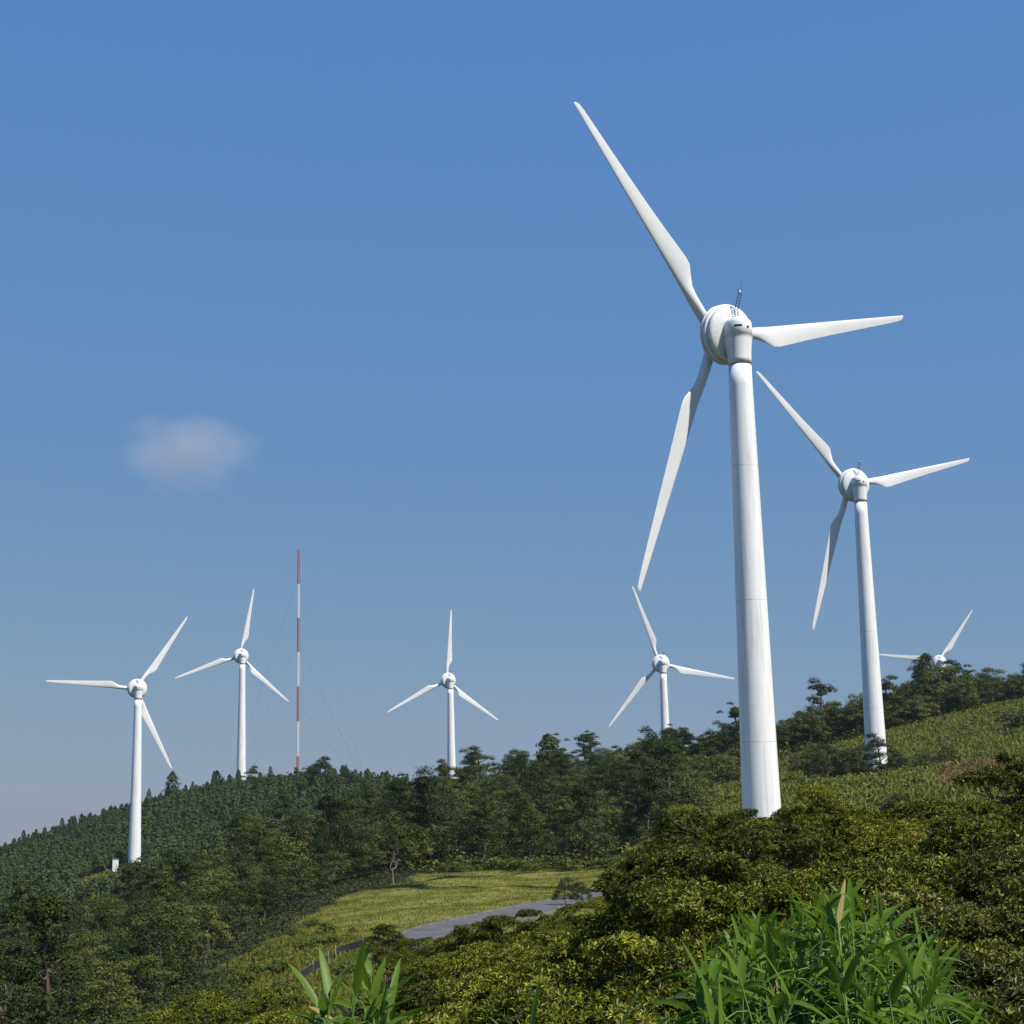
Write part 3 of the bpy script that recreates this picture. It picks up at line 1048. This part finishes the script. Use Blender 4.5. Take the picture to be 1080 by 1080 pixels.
# far planted slope: the nearest and skyline cedars as trees, the rest as one wood
ced = scatter((-40, 430), (415, 650), 3.1, lambda x, y: open_land(x, y) or clear_feet(x, y, 6), 14000)
ced.sort(key=lambda p: -rng.random() - (1 if p[3] > 590 else 0))
nind = 0
wood = MB()
for (x, y, px, Y) in ced:
    if nind < 285 and Y > 470:
        w = 'far left' if px < 120 else 'between the two left turbines' if px < 250 else 'beneath the red and white mast'
        h = 'on the planted slope' if Y < 590 else 'on the skyline ridge'
        place_single('cedar_tree', CEDARS, x, y, rng.uniform(.75, 1.15), f'slender dark conifer {h}, {w}', 'tree', 'conifers of the far plantation')
        nind += 1
    else:
        patch = math.sin(x * .05 + 1.2 * math.sin(y * .031)) + math.sin(y * .043 + .7)
        if patch > .35 or rng.random() < .15:
            R0 = rng.uniform(1.7, 3.0)
            Nn = sphere_dirs(300); Nn[:, 2] = abs(Nn[:, 2])
            P = Nn * R0 * (1 + .22 * np.sin(Nn[:, :1] * 6 + x) * np.sin(Nn[:, 1:2] * 6 + y)) * rng.uniform(.85, 1.05, (300, 1)) * np.array([1, 1, 1.15]) + np.array([0, 0, rng.uniform(2.2, 3.8)])
            Nn = unit(Nn + rng.normal(size=Nn.shape) * .3)
        else:
            H = rng.uniform(6.0, 9.2)
            P, Nn = cedar_arrays(H, 2.1, 300, .6)
        cards(wood, P + np.array([x, y, gz(x, y) - .2]), Nn, .75 * rng.uniform(.6, 1.3, len(P)), .7, 0)
o = link('forest', wood.mesh('forest', [L_CEDAR])); o['kind'] = 'stuff'
print('cedars', nind, 'of', len(ced))

# single trees one can tell apart
def lone(kind, protos, px, py_top, Y, label, group=None, w=1.0):
    p = unproj(px, py_top, Y)
    g = gz(p[0], p[1])
    me = protos[0]
    o = None
    i = int(rng.integers(len(protos)))
    if isinstance(protos[i], tuple):
        Hp = max(v.co.z for v in protos[i][1].vertices)
        o = place_tree(kind, [protos[i]], p[0], p[1], 1, label, group)
    else:
        Hp = max(v.co.z for v in protos[i].vertices)
        o = place_single(kind, [protos[i]], p[0], p[1], 1, label, 'tree', group)
    s = max(.3, (p[2] - g) / Hp)
    o.scale = (s * w, s * w, s)
    return o


_first.clear()
lone('cedar_tree', CEDARS, 182, 813, 600, 'large dark conifer standing above the skyline right of the left turbine', w=1.3)
lone('cedar_tree', CEDARS, 229, 812, 610, 'pale conifer on the skyline left of the turbine by the mast', w=1.1)
lone('pine_tree', PINES, 346, 795, 520, 'broad pine crown rising highest on the skyline right of the mast', w=1.1)
lone('pine_tree', PINES, 330, 803, 525, 'pine just left of the highest skyline pine', w=1.0)
lone('pine_tree', PINES, 364, 806, 520, 'pine just right of the highest skyline pine', w=1.05)
lone('pine_tree', PINES, 395, 815, 515, 'low pine on the skyline at the end of the mast wires', w=1.1)
lone('pine_tree', PINES, 270, 806, 570, 'pine beside the foot of the turbine by the mast', w=1.0)
lone('pine_tree', PINES, 292, 812, 560, 'spreading pine on the skyline left of the mast', w=1.05)
lone('cedar_tree', CEDARS, 578, 773, 335, 'pointed conifer highest on the middle skyline', w=1.4)
lone('pine_tree', PINES, 494, 785, 335, 'pine right of the foot of the mid ridge turbine', w=1.2)
lone('pine_tree', PINES, 919, 768, 258, 'thin open pine standing in front of the foot of the second largest tower', w=.95)
lone('pine_tree', PINES, 892, 785, 252, 'dark pine left of the foot of the second largest tower', w=1.3)
lone('cedar_tree', CEDARS, 975, 688, 372, 'pointed conifer left of the farthest turbine head', w=1.3)
lone('pine_tree', PINES, 1008, 694, 372, 'pine right of the farthest turbine head', w=1.2)
lone('pine_tree', PINES, 990, 697, 368, 'pine directly below the farthest turbine head', w=1.2)
lone('broadleaf_tree', BROADS, 994, 699, 364, 'rounded tree hiding the tower of the farthest turbine', w=1.25)
lone('broadleaf_tree', BROADS, 982, 704, 362, 'lower rounded tree left of the farthest turbine head', w=1.25)
lone('pine_tree', PINES, 940, 830, 140, 'dark fine leaved pine behind the bright shrubs, right of the largest tower', w=1.0)
lone('broadleaf_tree', BROADS, 598, 931, 128, 'small round tree standing alone at the roadside', w=.8)
lone('broadleaf_tree', BROADS, 612, 934, 126, 'second small round tree at the roadside, nearer the shrubs', w=.8)
lone('dead_tree', DEADS, 415, 893, 176, 'bare pale dead tree at the edge of the meadow', w=1.0)
lone('dead_tree', DEADS, 218, 1003, 120, 'bare twisted dead tree on the slope at lower left', w=1.2)
lone('dead_tree', DEADS, 492, 903, 184, 'thin bare trunk at the dark wood edge behind the meadow', w=.4)

# ------------------------------------------------------------------ bushes
for (px, py) in [(336, 1000), (350, 997), (300, 1012), (292, 1030), (372, 985), (405, 986), (412, 983), (398, 1002), (330, 978), (280, 1015), (268, 1030), (312, 990), (318, 1003),
                 (255, 1042), (245, 1055), (280, 1048), (392, 1018), (365, 1030), (300, 1050), (344, 985), (425, 995), (408, 1000)]:
    p = hit(px + rng.uniform(-3, 3), py)
    place_single('bush', BUSHES, p[0], p[1], rng.uniform(.45, 1.05), 'green bush on the grassy slope below the meadow', 'bush', 'bushes on the grassy slope', .8)
for k in range(22):
    px = 470 + k * 8.5 + rng.uniform(-4, 4)
    p = unproj(px, 900, 189 + rng.uniform(-3, 3))
    place_single('bush', BUSHES, p[0], p[1], rng.uniform(1.0, 2.0), 'bright green bush along the far edge of the meadow', 'bush', 'bushes behind the meadow', .7)
for (px, Y, s, lab) in [(1066, 300, 3.2, 'left part'), (1080, 300, 3.4, 'middle'), (1094, 302, 3.3, 'right part')]:
    p = unproj(px, 760, Y)
    place_single('bush', DBUSHES, p[0], p[1], s, 'dense dark bush in the row on the grassy slope at the right edge', 'bush', 'dark bushes at the right edge', 1.0)

# ------------------------------------------------------------------ grasses (nobody could count them)
def tufts(name, poly, Yr, pxr, n, h, w, mat, blades=5, keep=None):
    u = rng.uniform(0, 1, n)
    Y = np.sqrt(Yr[0] ** 2 + u * (Yr[1] ** 2 - Yr[0] ** 2)); px = rng.uniform(*pxr, n)
    X = (px - 540) / F * Y / math.cos(PITCH)
    ok = inpoly(X, Y, poly) & ~near_road(X, Y, 3.6)
    if keep is not None:
        ok &= keep(X, Y)
    X, Y = X[ok], Y[ok]
    Z = ground(X, Y)
    n = len(X)
    X = np.repeat(X, blades) + rng.normal(size=n * blades) * w; Y = np.repeat(Y, blades) + rng.normal(size=n * blades) * w; Z = np.repeat(Z, blades)
    hh = np.repeat(h * rng.uniform(.4, 1.4, n), blades) * rng.uniform(.6, 1.2, n * blades)
    a = rng.uniform(0, PI, n * blades); bw = hh * rng.uniform(.14, .3, n * blades)
    lean = rng.normal(size=(n * blades, 2)) * hh[:, None] * .35
    dx, dy = np.cos(a) * bw, np.sin(a) * bw
    v = np.stack([np.c_[X - dx, Y - dy, Z - .05], np.c_[X + dx, Y + dy, Z - .05], np.c_[X + dx * .5 + lean[:, 0], Y + dy * .5 + lean[:, 1], Z + hh], np.c_[X - dx * .5 + lean[:, 0], Y - dy * .5 + lean[:, 1], Z + hh * .9]], 1)
    mb = MB(); mb.add(v.reshape(-1, 3), np.arange(len(X) * 4).reshape(-1, 4))
    o = link(name, mb.mesh(name, [mat])); o['kind'] = 'stuff'
    return o


tufts('meadow_grass', MEADOW, (64, 194), (250, 760), 48000, .11, .25, L_GRASS)
tufts('slope_grass', SLOPE, (66, 125), (230, 430), 12000, .2, .25, L_SLOPE)
tufts('hill_grass', HILLG, (160, 364), (735, 1110), 34000, .55, .35, L_HILL)
tufts('spur_grass', SPUR, (418, 482), (70, 170), 2500, .8, .5, L_HILL)
tufts('dry_scrub', KNOLL, (183, 268), (975, 1130), 8000, .6, .3, L_BROWN, keep=lambda X, Y: (np.sin(X * .7 + np.sin(Y * .5)) * np.sin(Y * .45 + X * .2) + rng.normal(size=X.shape) * .4) > -.1)
tufts('hill_grass', KNOLL, (183, 268), (975, 1130), 1600, .55, .3, L_HILL)

def leaf_cover(name, pxr, Yr, n, hmax, size, mat, keep):
    Y = np.sqrt(rng.uniform(Yr[0] ** 2, Yr[1] ** 2, n)); px = rng.uniform(*pxr, n)
    X = (px - 540) / F * Y / math.cos(PITCH)
    ok = keep(X, Y)
    X, Y = X[ok], Y[ok]
    Z = ground(X, Y)
    hh = hmax * (.35 + .65 * (np.sin(X * .9 + 1.7 * np.sin(Y * .37)) * np.sin(Y * .8 + X * .3) * .5 + .5))
    P = np.c_[X, Y, Z + hh * rng.uniform(.2, 1, len(X))]
    Nn = unit(np.c_[rng.normal(size=(len(X), 2)) * .5, np.ones(len(X))])
    mb = MB(); cards(mb, P, Nn, size * rng.uniform(.6, 1.4, len(X)), .8)
    o = link(name, mb.mesh(name, [mat])); o['kind'] = 'stuff'


wooded = lambda X, Y: ~(inpoly(X, Y, MEADOW) | inpoly(X, Y, HILLG) | inpoly(X, Y, SPUR) | near_road(X, Y, 4))
leaf_cover('undergrowth', (-60, 470), (105, 262), 90000, .9, .2, L_PINE, wooded)
leaf_cover('undergrowth', (-60, 320), (50, 105), 40000, .9, .14, L_PINE, wooded)
leaf_cover('undergrowth', (800, 1115), (343, 384), 24000, 2.4, .5, L_BROAD, wooded)
leaf_cover('undergrowth', (415, 820), (186, 345), 24000, 1.3, .5, L_BROAD, wooded)
clumpy = lambda X, Y: inpoly(X, Y, HILLG) & ~inpoly(X, Y, KNOLL) & ((np.sin(X * .55 + 2.1 * np.sin(Y * .21)) * np.sin(Y * .5 + 1.3 * np.sin(X * .33))) > .5)
leaf_cover('hill_scrub', (735, 1110), (170, 362), 50000, 1.4, .5, L_BROAD, clumpy)


# ------------------------------------------------------------------ near shrubs with real leaves
def rosettes(mb, P, A, leaf_len, nl, m=0, width=.31):
    n = len(P)
    ref = unit(np.cross(A, rng.normal(size=(n, 3)))); b = np.cross(A, ref)
    for k in range(nl):
        an = k * 2.4 + rng.uniform(0, .5, n)
        ring = k / nl
        el = (0.15 + .95 * ring + rng.normal(size=n) * .18)          # outer leaves flat, inner ones upright
        side = np.cos(an)[:, None] * ref + np.sin(an)[:, None] * b
        d = unit(np.cos(el)[:, None] * side + np.sin(el)[:, None] * A)
        L = (leaf_len * rng.uniform(.65, 1.2, n))[:, None]
        wv = unit(np.cross(d, A)) * L * width * .5
        nn = unit(np.cross(wv, d))
        p0 = P + d * L * .08
        mid = p0 + d * L * .5
        tip = p0 + d * L - np.array([0, 0, 1.0]) * L * .12
        v = np.stack([p0, mid + wv + nn * L * .07, tip, mid - wv + nn * L * .07], 1).reshape(-1, 3)
        i = np.arange(n) * 4
        mb.add(v, np.concatenate([np.c_[i, i + 1, i + 2], np.c_[i, i + 2, i + 3]]), m)


def shrub_proto(i, W, H, leaf, ll, nl, nlobe, per):
    """tiers of leafy pads held up on thin stems, open and dark between them"""
    st = MB(); fo = MB()
    cs, rs = [], []
    tries = 0
    while len(cs) < nlobe and tries < 4000:
        tries += 1
        d = sphere_dirs(1)[0]; d[2] = abs(d[2])
        q = rng.uniform(.35, 1.0)
        c = np.array([d[0] * W * q, d[1] * W * q, H * .22 + d[2] * H * .66 * q])
        r = rng.uniform(.24, .46)
        if all(np.linalg.norm((c - c2) * [1, 1, 1.9]) > (r + r2) * 1.08 for c2, r2 in zip(cs, rs)):
            cs.append(c); rs.append(r)
    for c, r in zip(cs, rs):
        f = np.array([rng.normal() * .12, rng.normal() * .12, -.1])
        P = limb(f, c - [0, 0, r * .2], .35, 7)
        tube(st, np.vstack([f + [rng.normal() * .08, rng.normal() * .08, -2.6], P]), np.r_[.045, np.linspace(.035, .008, 7)], 5)
        for _ in range(5):
            e = c + sphere_dirs(1)[0] * r * .9 * np.array([1, 1, .5])
            tube(st, limb(P[5], e, .3, 4), np.linspace(.009, .004, 4), 4, 0, False)
        n = int(per * r * r)
        d = sphere_dirs(n); d[:, 2] = np.where(d[:, 2] < -.1, -d[:, 2], d[:, 2])
        ax = unit(np.array([rng.normal() * .25, rng.normal() * .25, 1.0]))
        lump = 1 + .18 * np.sin(d[:, :1] * 5 + rng.uniform(0, 6)) * np.sin(d[:, 1:2] * 5 + rng.uniform(0, 6))
        P = c + d * r * lump * np.where(rng.random((n, 1)) < .75, rng.uniform(.86, 1.12, (n, 1)), rng.uniform(.5, .9, (n, 1))) * np.array([1, 1, .46])
        P[:, 2] += (P[:, 0] - c[0]) * ax[0] + (P[:, 1] - c[1]) * ax[1]
        A = unit(d * np.array([.8, .8, .6]) + np.array([0, 0, .8]) + rng.normal(size=(n, 3)) * .25)
        rosettes(fo, P, A, ll, nl)
    # shaded inner and lower leaves
    n = 900
    d = sphere_dirs(n)
    P = d * np.array([W * .75, W * .75, H * .34]) * rng.uniform(.3, 1, (n, 1)) ** .5 + np.array([0, 0, H * .16])
    rosettes(fo, P, unit(d + [0, 0, .3]), ll, 7)
    return st.mesh('stems', [TWIG], True), fo.mesh('foliage', [leaf])


SHRUBS = [shrub_proto(0, 1.0, 1.7, L_SHRUB, .052, 9, 15, 3100), shrub_proto(1, 1.05, 1.8, L_SHRUB, .048, 9, 16, 3400), shrub_proto(2, 0.9, 1.6, L_SHRUB, .054, 8, 13, 2900),
          shrub_proto(3, 1.0, 1.7, L_SHRUB2, .048, 10, 16, 3500), shrub_proto(4, 0.95, 1.6, L_SHRUB2, .045, 10, 16, 3700)]
_sf = {}


def shrub(px, py_top, Y, i, label, group, w=1.0):
    p = unproj(px, py_top, Y)
    g = gz(p[0], p[1])
    if i not in _sf:
        root = bpy.data.objects.new('shrub', None); col.objects.link(root)
        link('stems', SHRUBS[i][0], root); link('foliage', SHRUBS[i][1], root)
        _sf[i] = root; o = root
    else:
        o = copy_tree(_sf[i])
    Hp = max(v.co.z for v in SHRUBS[i][1].vertices)
    sw = rng.uniform(.85, 1.15) * w
    o.location = (p[0], p[1], p[2] - Hp * sw); o.rotation_euler = (rng.normal() * .08, rng.normal() * .08, rng.uniform(0, 2 * PI)); o.scale = (sw, sw, sw)
    tag(o, label, 'shrub', group)
    return o


# (photo x of the crown, photo y of its top, metres ahead)
SH = [
    # right back rows
    (1080, 798, 19, 0), (1052, 838, 17, 1, .8), (1000, 840, 17, 0, .8), (1110, 810, 15, 2), (1050, 856, 14, 1), (965, 860, 16, 0, .8), (985, 888, 13.5, 2),
    (862, 824, 17, 1, .6), (885, 838, 15, 2, .7), (846, 844, 15.5, 0, .6), (912, 876, 14.5, 1), (935, 900, 13, 0), (1020, 895, 12.5, 3), (1072, 890, 12, 4), (1110, 860, 13, 3),
    # in front of the tower
    (728, 848, 15.5, 1, .6), (752, 850, 14.5, 0, .6), (712, 862, 14, 2, .6), (776, 864, 14, 1, .6), (808, 866, 13.5, 0, .6), (842, 896, 12.5, 2), (730, 890, 12.8, 0, .8), (885, 912, 12, 1),
    (722, 900, 14, 0, .6), (712, 925, 13, 1, .5), (690, 944, 14, 2, .45), (735, 925, 11.5, 1, .9), (800, 915, 11, 0),
    # middle falling to the left
    (672, 950, 15, 2, .45), (652, 940, 18, 0, .4), (618, 950, 18.5, 1, .42), (590, 955, 19, 2, .45), (562, 958, 20, 1, .5), (532, 964, 21, 0, .5), (502, 972, 21, 2, .5), (476, 980, 22, 1, .5), (448, 996, 23, 0, .5), (530, 985, 17.5, 2, .6), (500, 993, 18, 1, .6),
    (470, 1003, 19, 0, .6), (440, 1014, 19, 2, .7), (560, 985, 15.5, 0, .7), (600, 978, 14.5, 1, .7), (650, 975, 12.8, 0, .8), (665, 1000, 11.5, 2), (615, 1015, 11.5, 1, .9), (570, 1012, 13, 0, .8), (530, 1018, 13.5, 2, .8), (490, 1022, 14.5, 1, .8), (455, 1032, 15, 0, .8),
    (418, 1040, 15.5, 2, .7), (700, 975, 10.8, 0), (740, 990, 10, 1), (690, 1025, 9.5, 2), (640, 1045, 9.6, 0), (590, 1052, 9.8, 1), (540, 1060, 10.2, 2), (495, 1062, 11, 0), (450, 1070, 12, 1), (740, 1050, 9, 0), (795, 965, 9.8, 2),
    # right front, olive leaved
    (1005, 930, 11, 3), (1055, 935, 10.5, 4), (1105, 925, 11, 3), (960, 945, 10.5, 4), (1025, 985, 9.5, 3), (1080, 990, 9.2, 4), (1045, 1030, 8.6, 3), (1100, 1030, 8.8, 4), (985, 1005, 9.5, 4), (1000, 1062, 8.2, 3), (1070, 1068, 8, 4),
    (905, 962, 9.8, 1), (855, 965, 9.8, 0), (925, 1010, 9, 3),
    (410, 974, 35, 2, .5), (428, 988, 33, 1, .4), (464, 987, 26, 0, .5), (447, 997, 25, 2, .5), (482, 982, 25, 1, .5),
    # bottom left
    (250, 1042, 26, 0), (210, 1050, 27, 1), (290, 1052, 24, 2, .8), (235, 1062, 22, 1), (190, 1068, 23, 0), (275, 1070, 20, 0), (320, 1068, 19, 2), (360, 1066, 18, 1), (395, 1062, 17, 0, .8), (330, 1080, 16, 1),
]


def sh_label(px, py, Y, i):
    k = 'olive leaved shrub with narrow leaf rosettes' if i >= 3 else 'leafy evergreen shrub with yellow green leaf rosettes'
    if px < 400:
        return k + ' at the bottom left'
    if px > 940:
        return k + (' along the right edge' if py < 900 else ' right of the bamboo clump')
    if px > 760:
        return k + (' right of the largest tower foot' if py < 900 else ' behind the bamboo clump')
    if px > 625:
        return k + (' just left of the largest tower foot' if py < 900 else ' left of the bamboo clump')
    return k + (' below the bend of the road' if py < 1000 else ' at the bottom middle')


for q in SH:
    px, py, Y, i = q[:4]
    shrub(px, py, Y, i, sh_label(px, py, Y, i), 'near evergreen shrubs', q[4] if len(q) > 4 else 1.0)

# ------------------------------------------------------------------ dwarf bamboo
def bamboo(px, py_top, Y, nleaf, label, spread=1.0, lean=None, dry=0.004):
    top = unproj(px, py_top, Y)
    lx, ly = (rng.normal() * .16 * spread, rng.normal() * .12 * spread) if lean is None else lean
    gx, gy = top[0] - lx, top[1] - ly
    g = gz(gx, gy)
    H = top[2] - .07 - g
    root = bpy.data.objects.new('dwarf_bamboo', None); col.objects.link(root)
    root.location = (gx, gy, g)
    st = MB(); fo = MB()
    t = np.linspace(0, 1, 9)[:, None]
    P = np.array([lx, ly, H]) * t + np.array([lx, ly, 0]) * (t ** 2 - t)
    P[0, 2] = -.1
    tube(st, P, np.linspace(.006, .003, 9), 6)
    for k in range(nleaf):
        f = 1 - .24 * (k / nleaf)
        u = f * 8; j = min(7, int(u)); base = P[j] * (1 - (u - j)) + P[j + 1] * (u - j)
        a = rng.uniform(0, 2 * PI)
        el = rng.uniform(.5, 1.35) if k < 3 else rng.uniform(-.2, .9)
        L = rng.uniform(.12, .21); W = L * rng.uniform(.11, .145)
        d = np.array([math.cos(a) * math.cos(el), math.sin(a) * math.cos(el), math.sin(el)])
        if k > 2:
            tw = base + d * rng.uniform(.02, .12)
            tube(st, [base, (base + tw) / 2 + [0, 0, .01], tw], .002, 4, 0, False)
            base = tw
        s = np.cross(d, [0, 0, 1.0]); s = unit(s) if np.linalg.norm(s) > .1 else np.array([1.0, 0, 0])
        roll = rng.normal() * .7
        nn = np.cross(s, d); s2 = s * math.cos(roll) + nn * math.sin(roll); nn = np.cross(s2, d)
        m = 9
        q = np.linspace(0, 1, m)
        droop = rng.uniform(.15, .95)
        C = base + np.outer(q * L, d) - np.outer(q ** 2 * L * droop * math.cos(el), [0, 0, 1.0])
        wid = W * .5 * np.minimum(1, (q * 7 + .1)) * (1 - q ** 2.6) ** .8
        fold = .22
        V = np.concatenate([C + np.outer(wid, s2) + np.outer(wid * fold, nn), C, C - np.outer(wid, s2) + np.outer(wid * fold, nn)])
        fcs = [[a0 * m + i, a0 * m + i + 1, (a0 + 1) * m + i + 1, (a0 + 1) * m + i] for a0 in (0, 1) for i in range(m - 1)]
        fo.add(V, fcs, 1 if rng.random() < dry else 0)
    link('culm', st.mesh('culm', [CULM], True), root)
    link('foliage', fo.mesh('foliage', [L_SASA, L_DRY], True), root)
    tag(root, label, 'bamboo', 'dwarf bamboo in the foreground')
    return root


lab = 'long leaved dwarf bamboo stem within the big clump at the bottom right'
bamboo(890, 920, 5.4, 16, 'tallest dwarf bamboo stem, topping the big clump at the bottom right', lean=(-.05, -.05))
env = [(715, 1030), (750, 975), (785, 945), (830, 925), (860, 912), (890, 906), (920, 918), (950, 942), (985, 965), (1010, 1000)]
for k in range(150):
    px = rng.uniform(738, 995)
    top = np.interp(px, [e[0] for e in env], [e[1] for e in env])
    py = top + rng.uniform(12, 22) + abs(rng.normal()) * 60
    bamboo(px, min(py, 1085), rng.uniform(5.0, 6.5), int(rng.integers(10, 14)), lab)
for k in range(40):
    bamboo(rng.uniform(745, 985), rng.uniform(1000, 1085), rng.uniform(4.5, 5.6), 13, lab)
bamboo(391, 1002, 4.8, 9, 'dwarf bamboo with one leaf standing upright at the bottom left', lean=(.02, 0), dry=0)
for px, py in ((350, 1014), (372, 1020), (410, 1030), (400, 1044), (385, 1035), (340, 1045), (402, 1058), (362, 1062), (335, 1035), (405, 1030), (395, 1030), (375, 1022), (345, 1042), (408, 1056)):
    bamboo(px, py, rng.uniform(4.5, 5.2), 12, 'dwarf bamboo stem within the small clump at the bottom left', dry=.03)
for px, py in ((545, 1052), (560, 1062), (530, 1068)):
    bamboo(px, py, 5.6, 6, 'dwarf bamboo tips at the bottom middle edge')
for px, py in ((655, 1058), (672, 1062), (690, 1064), (708, 1050)):
    bamboo(px, py, 5.4, 6, 'dwarf bamboo tips left of the big clump at the bottom edge')

# ------------------------------------------------------------------ cloud
def cloud():
    import bmesh
    c = unproj(196, 476, 2600)
    bm = bmesh.new(); bmesh.ops.create_icosphere(bm, subdivisions=3, radius=1.0)
    me = bpy.data.meshes.new('cloud'); bm.to_mesh(me); bm.free()
    m, nt, out = newmat('cloud_vapour')
    tc = N(nt, 'ShaderNodeTexCoord')
    no = N(nt, 'ShaderNodeTexNoise'); no.inputs['Scale'].default_value = 2.1; no.inputs['Detail'].default_value = 6
    nt.links.new(tc.outputs['Object'], no.inputs['Vector'])
    ln = N(nt, 'ShaderNodeVectorMath', operation='LENGTH'); nt.links.new(tc.outputs['Object'], ln.inputs[0])
    a = N(nt, 'ShaderNodeMath', operation='MULTIPLY_ADD'); a.inputs[1].default_value = -1.15; nt.links.new(ln.outputs['Value'], a.inputs[0])
    b = N(nt, 'ShaderNodeMath', operation='MULTIPLY_ADD'); b.inputs[1].default_value = 1.25; b.inputs[2].default_value = 0.32
    nt.links.new(no.outputs['Fac'], b.inputs[0]); nt.links.new(b.outputs[0], a.inputs[2])
    s = N(nt, 'ShaderNodeMath', operation='MULTIPLY', use_clamp=False); s.inputs[1].default_value = 0.007
    cl = N(nt, 'ShaderNodeMath', operation='MAXIMUM'); cl.inputs[1].default_value = 0
    nt.links.new(a.outputs[0], cl.inputs[0]); nt.links.new(cl.outputs[0], s.inputs[0])
    pv = N(nt, 'ShaderNodeVolumePrincipled'); pv.inputs['Color'].default_value = (0.95, 0.93, 0.93, 1); pv.inputs['Anisotropy'].default_value = 0.0
    nt.links.new(s.outputs[0], pv.inputs['Density']); nt.links.new(pv.outputs[0], out.inputs['Volume'])
    me.materials.append(m)
    o = link('cloud', me, loc=c, scale=(140, 120, 82))
    tag(o, 'small faint pinkish cloud alone in the blue sky on the left', 'cloud')


cloud()

# ------------------------------------------------------------------ haze
HAZE_D = 0.00011


def haze():
    mb = MB()
    box(mb, (0, 0, (115 - 160) / 2.0), (12600, 12600, 115 + 160))
    m, nt, out = newmat('haze_air')
    pv = N(nt, 'ShaderNodeVolumePrincipled')
    pv.inputs['Color'].default_value = (0.40, 0.47, 0.52, 1); pv.inputs['Density'].default_value = HAZE_D; pv.inputs['Anisotropy'].default_value = 0.0
    nt.links.new(pv.outputs[0], out.inputs['Volume'])
    o = link('haze', mb.mesh('haze', [m])); o['kind'] = 'stuff'


haze()

# ------------------------------------------------------------------ light
SKY_G = ((0.60, 0.87), (0.33, 1.43), (-0.10, 4.15))
SUN_AZ = math.radians(126); SUN_EL = math.radians(51)
w = bpy.data.worlds.new('World'); scene.world = w; w.use_nodes = True
nt = w.node_tree; nt.nodes.clear()
sky = nt.nodes.new('ShaderNodeTexSky'); sky.sky_type = 'NISHITA'; sky.sun_disc = False
sky.sun_elevation = SUN_EL; sky.sun_rotation = SUN_AZ; sky.altitude = 800; sky.air_density = 1.0; sky.dust_density = 0.0; sky.ozone_density = 10.0
bg = nt.nodes.new('ShaderNodeBackground'); bg.inputs['Strength'].default_value = 0.12
wo = nt.nodes.new('ShaderNodeOutputWorld')
# grade of the clear sky: flatter towards the horizon, as this hazy summer sky is
sr = nt.nodes.new('ShaderNodeSeparateColor'); nt.links.new(sky.outputs[0], sr.inputs[0])
cr = nt.nodes.new('ShaderNodeCombineColor')
for ch, gam, k in (('Red', SKY_G[0][0], SKY_G[0][1]), ('Green', SKY_G[1][0], SKY_G[1][1]), ('Blue', SKY_G[2][0], SKY_G[2][1])):
    pw = nt.nodes.new('ShaderNodeMath'); pw.operation = 'POWER'; pw.inputs[1].default_value = gam
    mu = nt.nodes.new('ShaderNodeMath'); mu.operation = 'MULTIPLY'; mu.inputs[1].default_value = k
    nt.links.new(sr.outputs[ch], pw.inputs[0]); nt.links.new(pw.outputs[0], mu.inputs[0]); nt.links.new(mu.outputs[0], cr.inputs[ch])
nt.links.new(cr.outputs[0], bg.inputs[0]); nt.links.new(bg.outputs[0], wo.inputs[0])

sl = bpy.data.lights.new('sun', 'SUN'); sl.energy = 4.8; sl.angle = math.radians(0.53); sl.color = (1.0, 0.95, 0.87)
so = bpy.data.objects.new('sun', sl); col.objects.link(so)
sd = Vector((math.sin(SUN_AZ) * math.cos(SUN_EL), math.cos(SUN_AZ) * math.cos(SUN_EL), math.sin(SUN_EL)))
so.rotation_euler = sd.to_track_quat('Z', 'Y').to_euler()
so.location = (60, -60, 80)

vs = scene.view_settings
scene.display_settings.display_device = 'sRGB'
vs.view_transform = 'Standard'; vs.look = 'None'; vs.exposure = 0.3; vs.gamma = 1.0; vs.use_curve_mapping = False
cy = scene.cycles
cy.max_bounces = 5; cy.diffuse_bounces = 1; cy.glossy_bounces = 2; cy.transmission_bounces = 3; cy.transparent_max_bounces = 6; cy.volume_bounces = 0
cy.volume_step_rate = 2.0; cy.volume_max_steps = 128
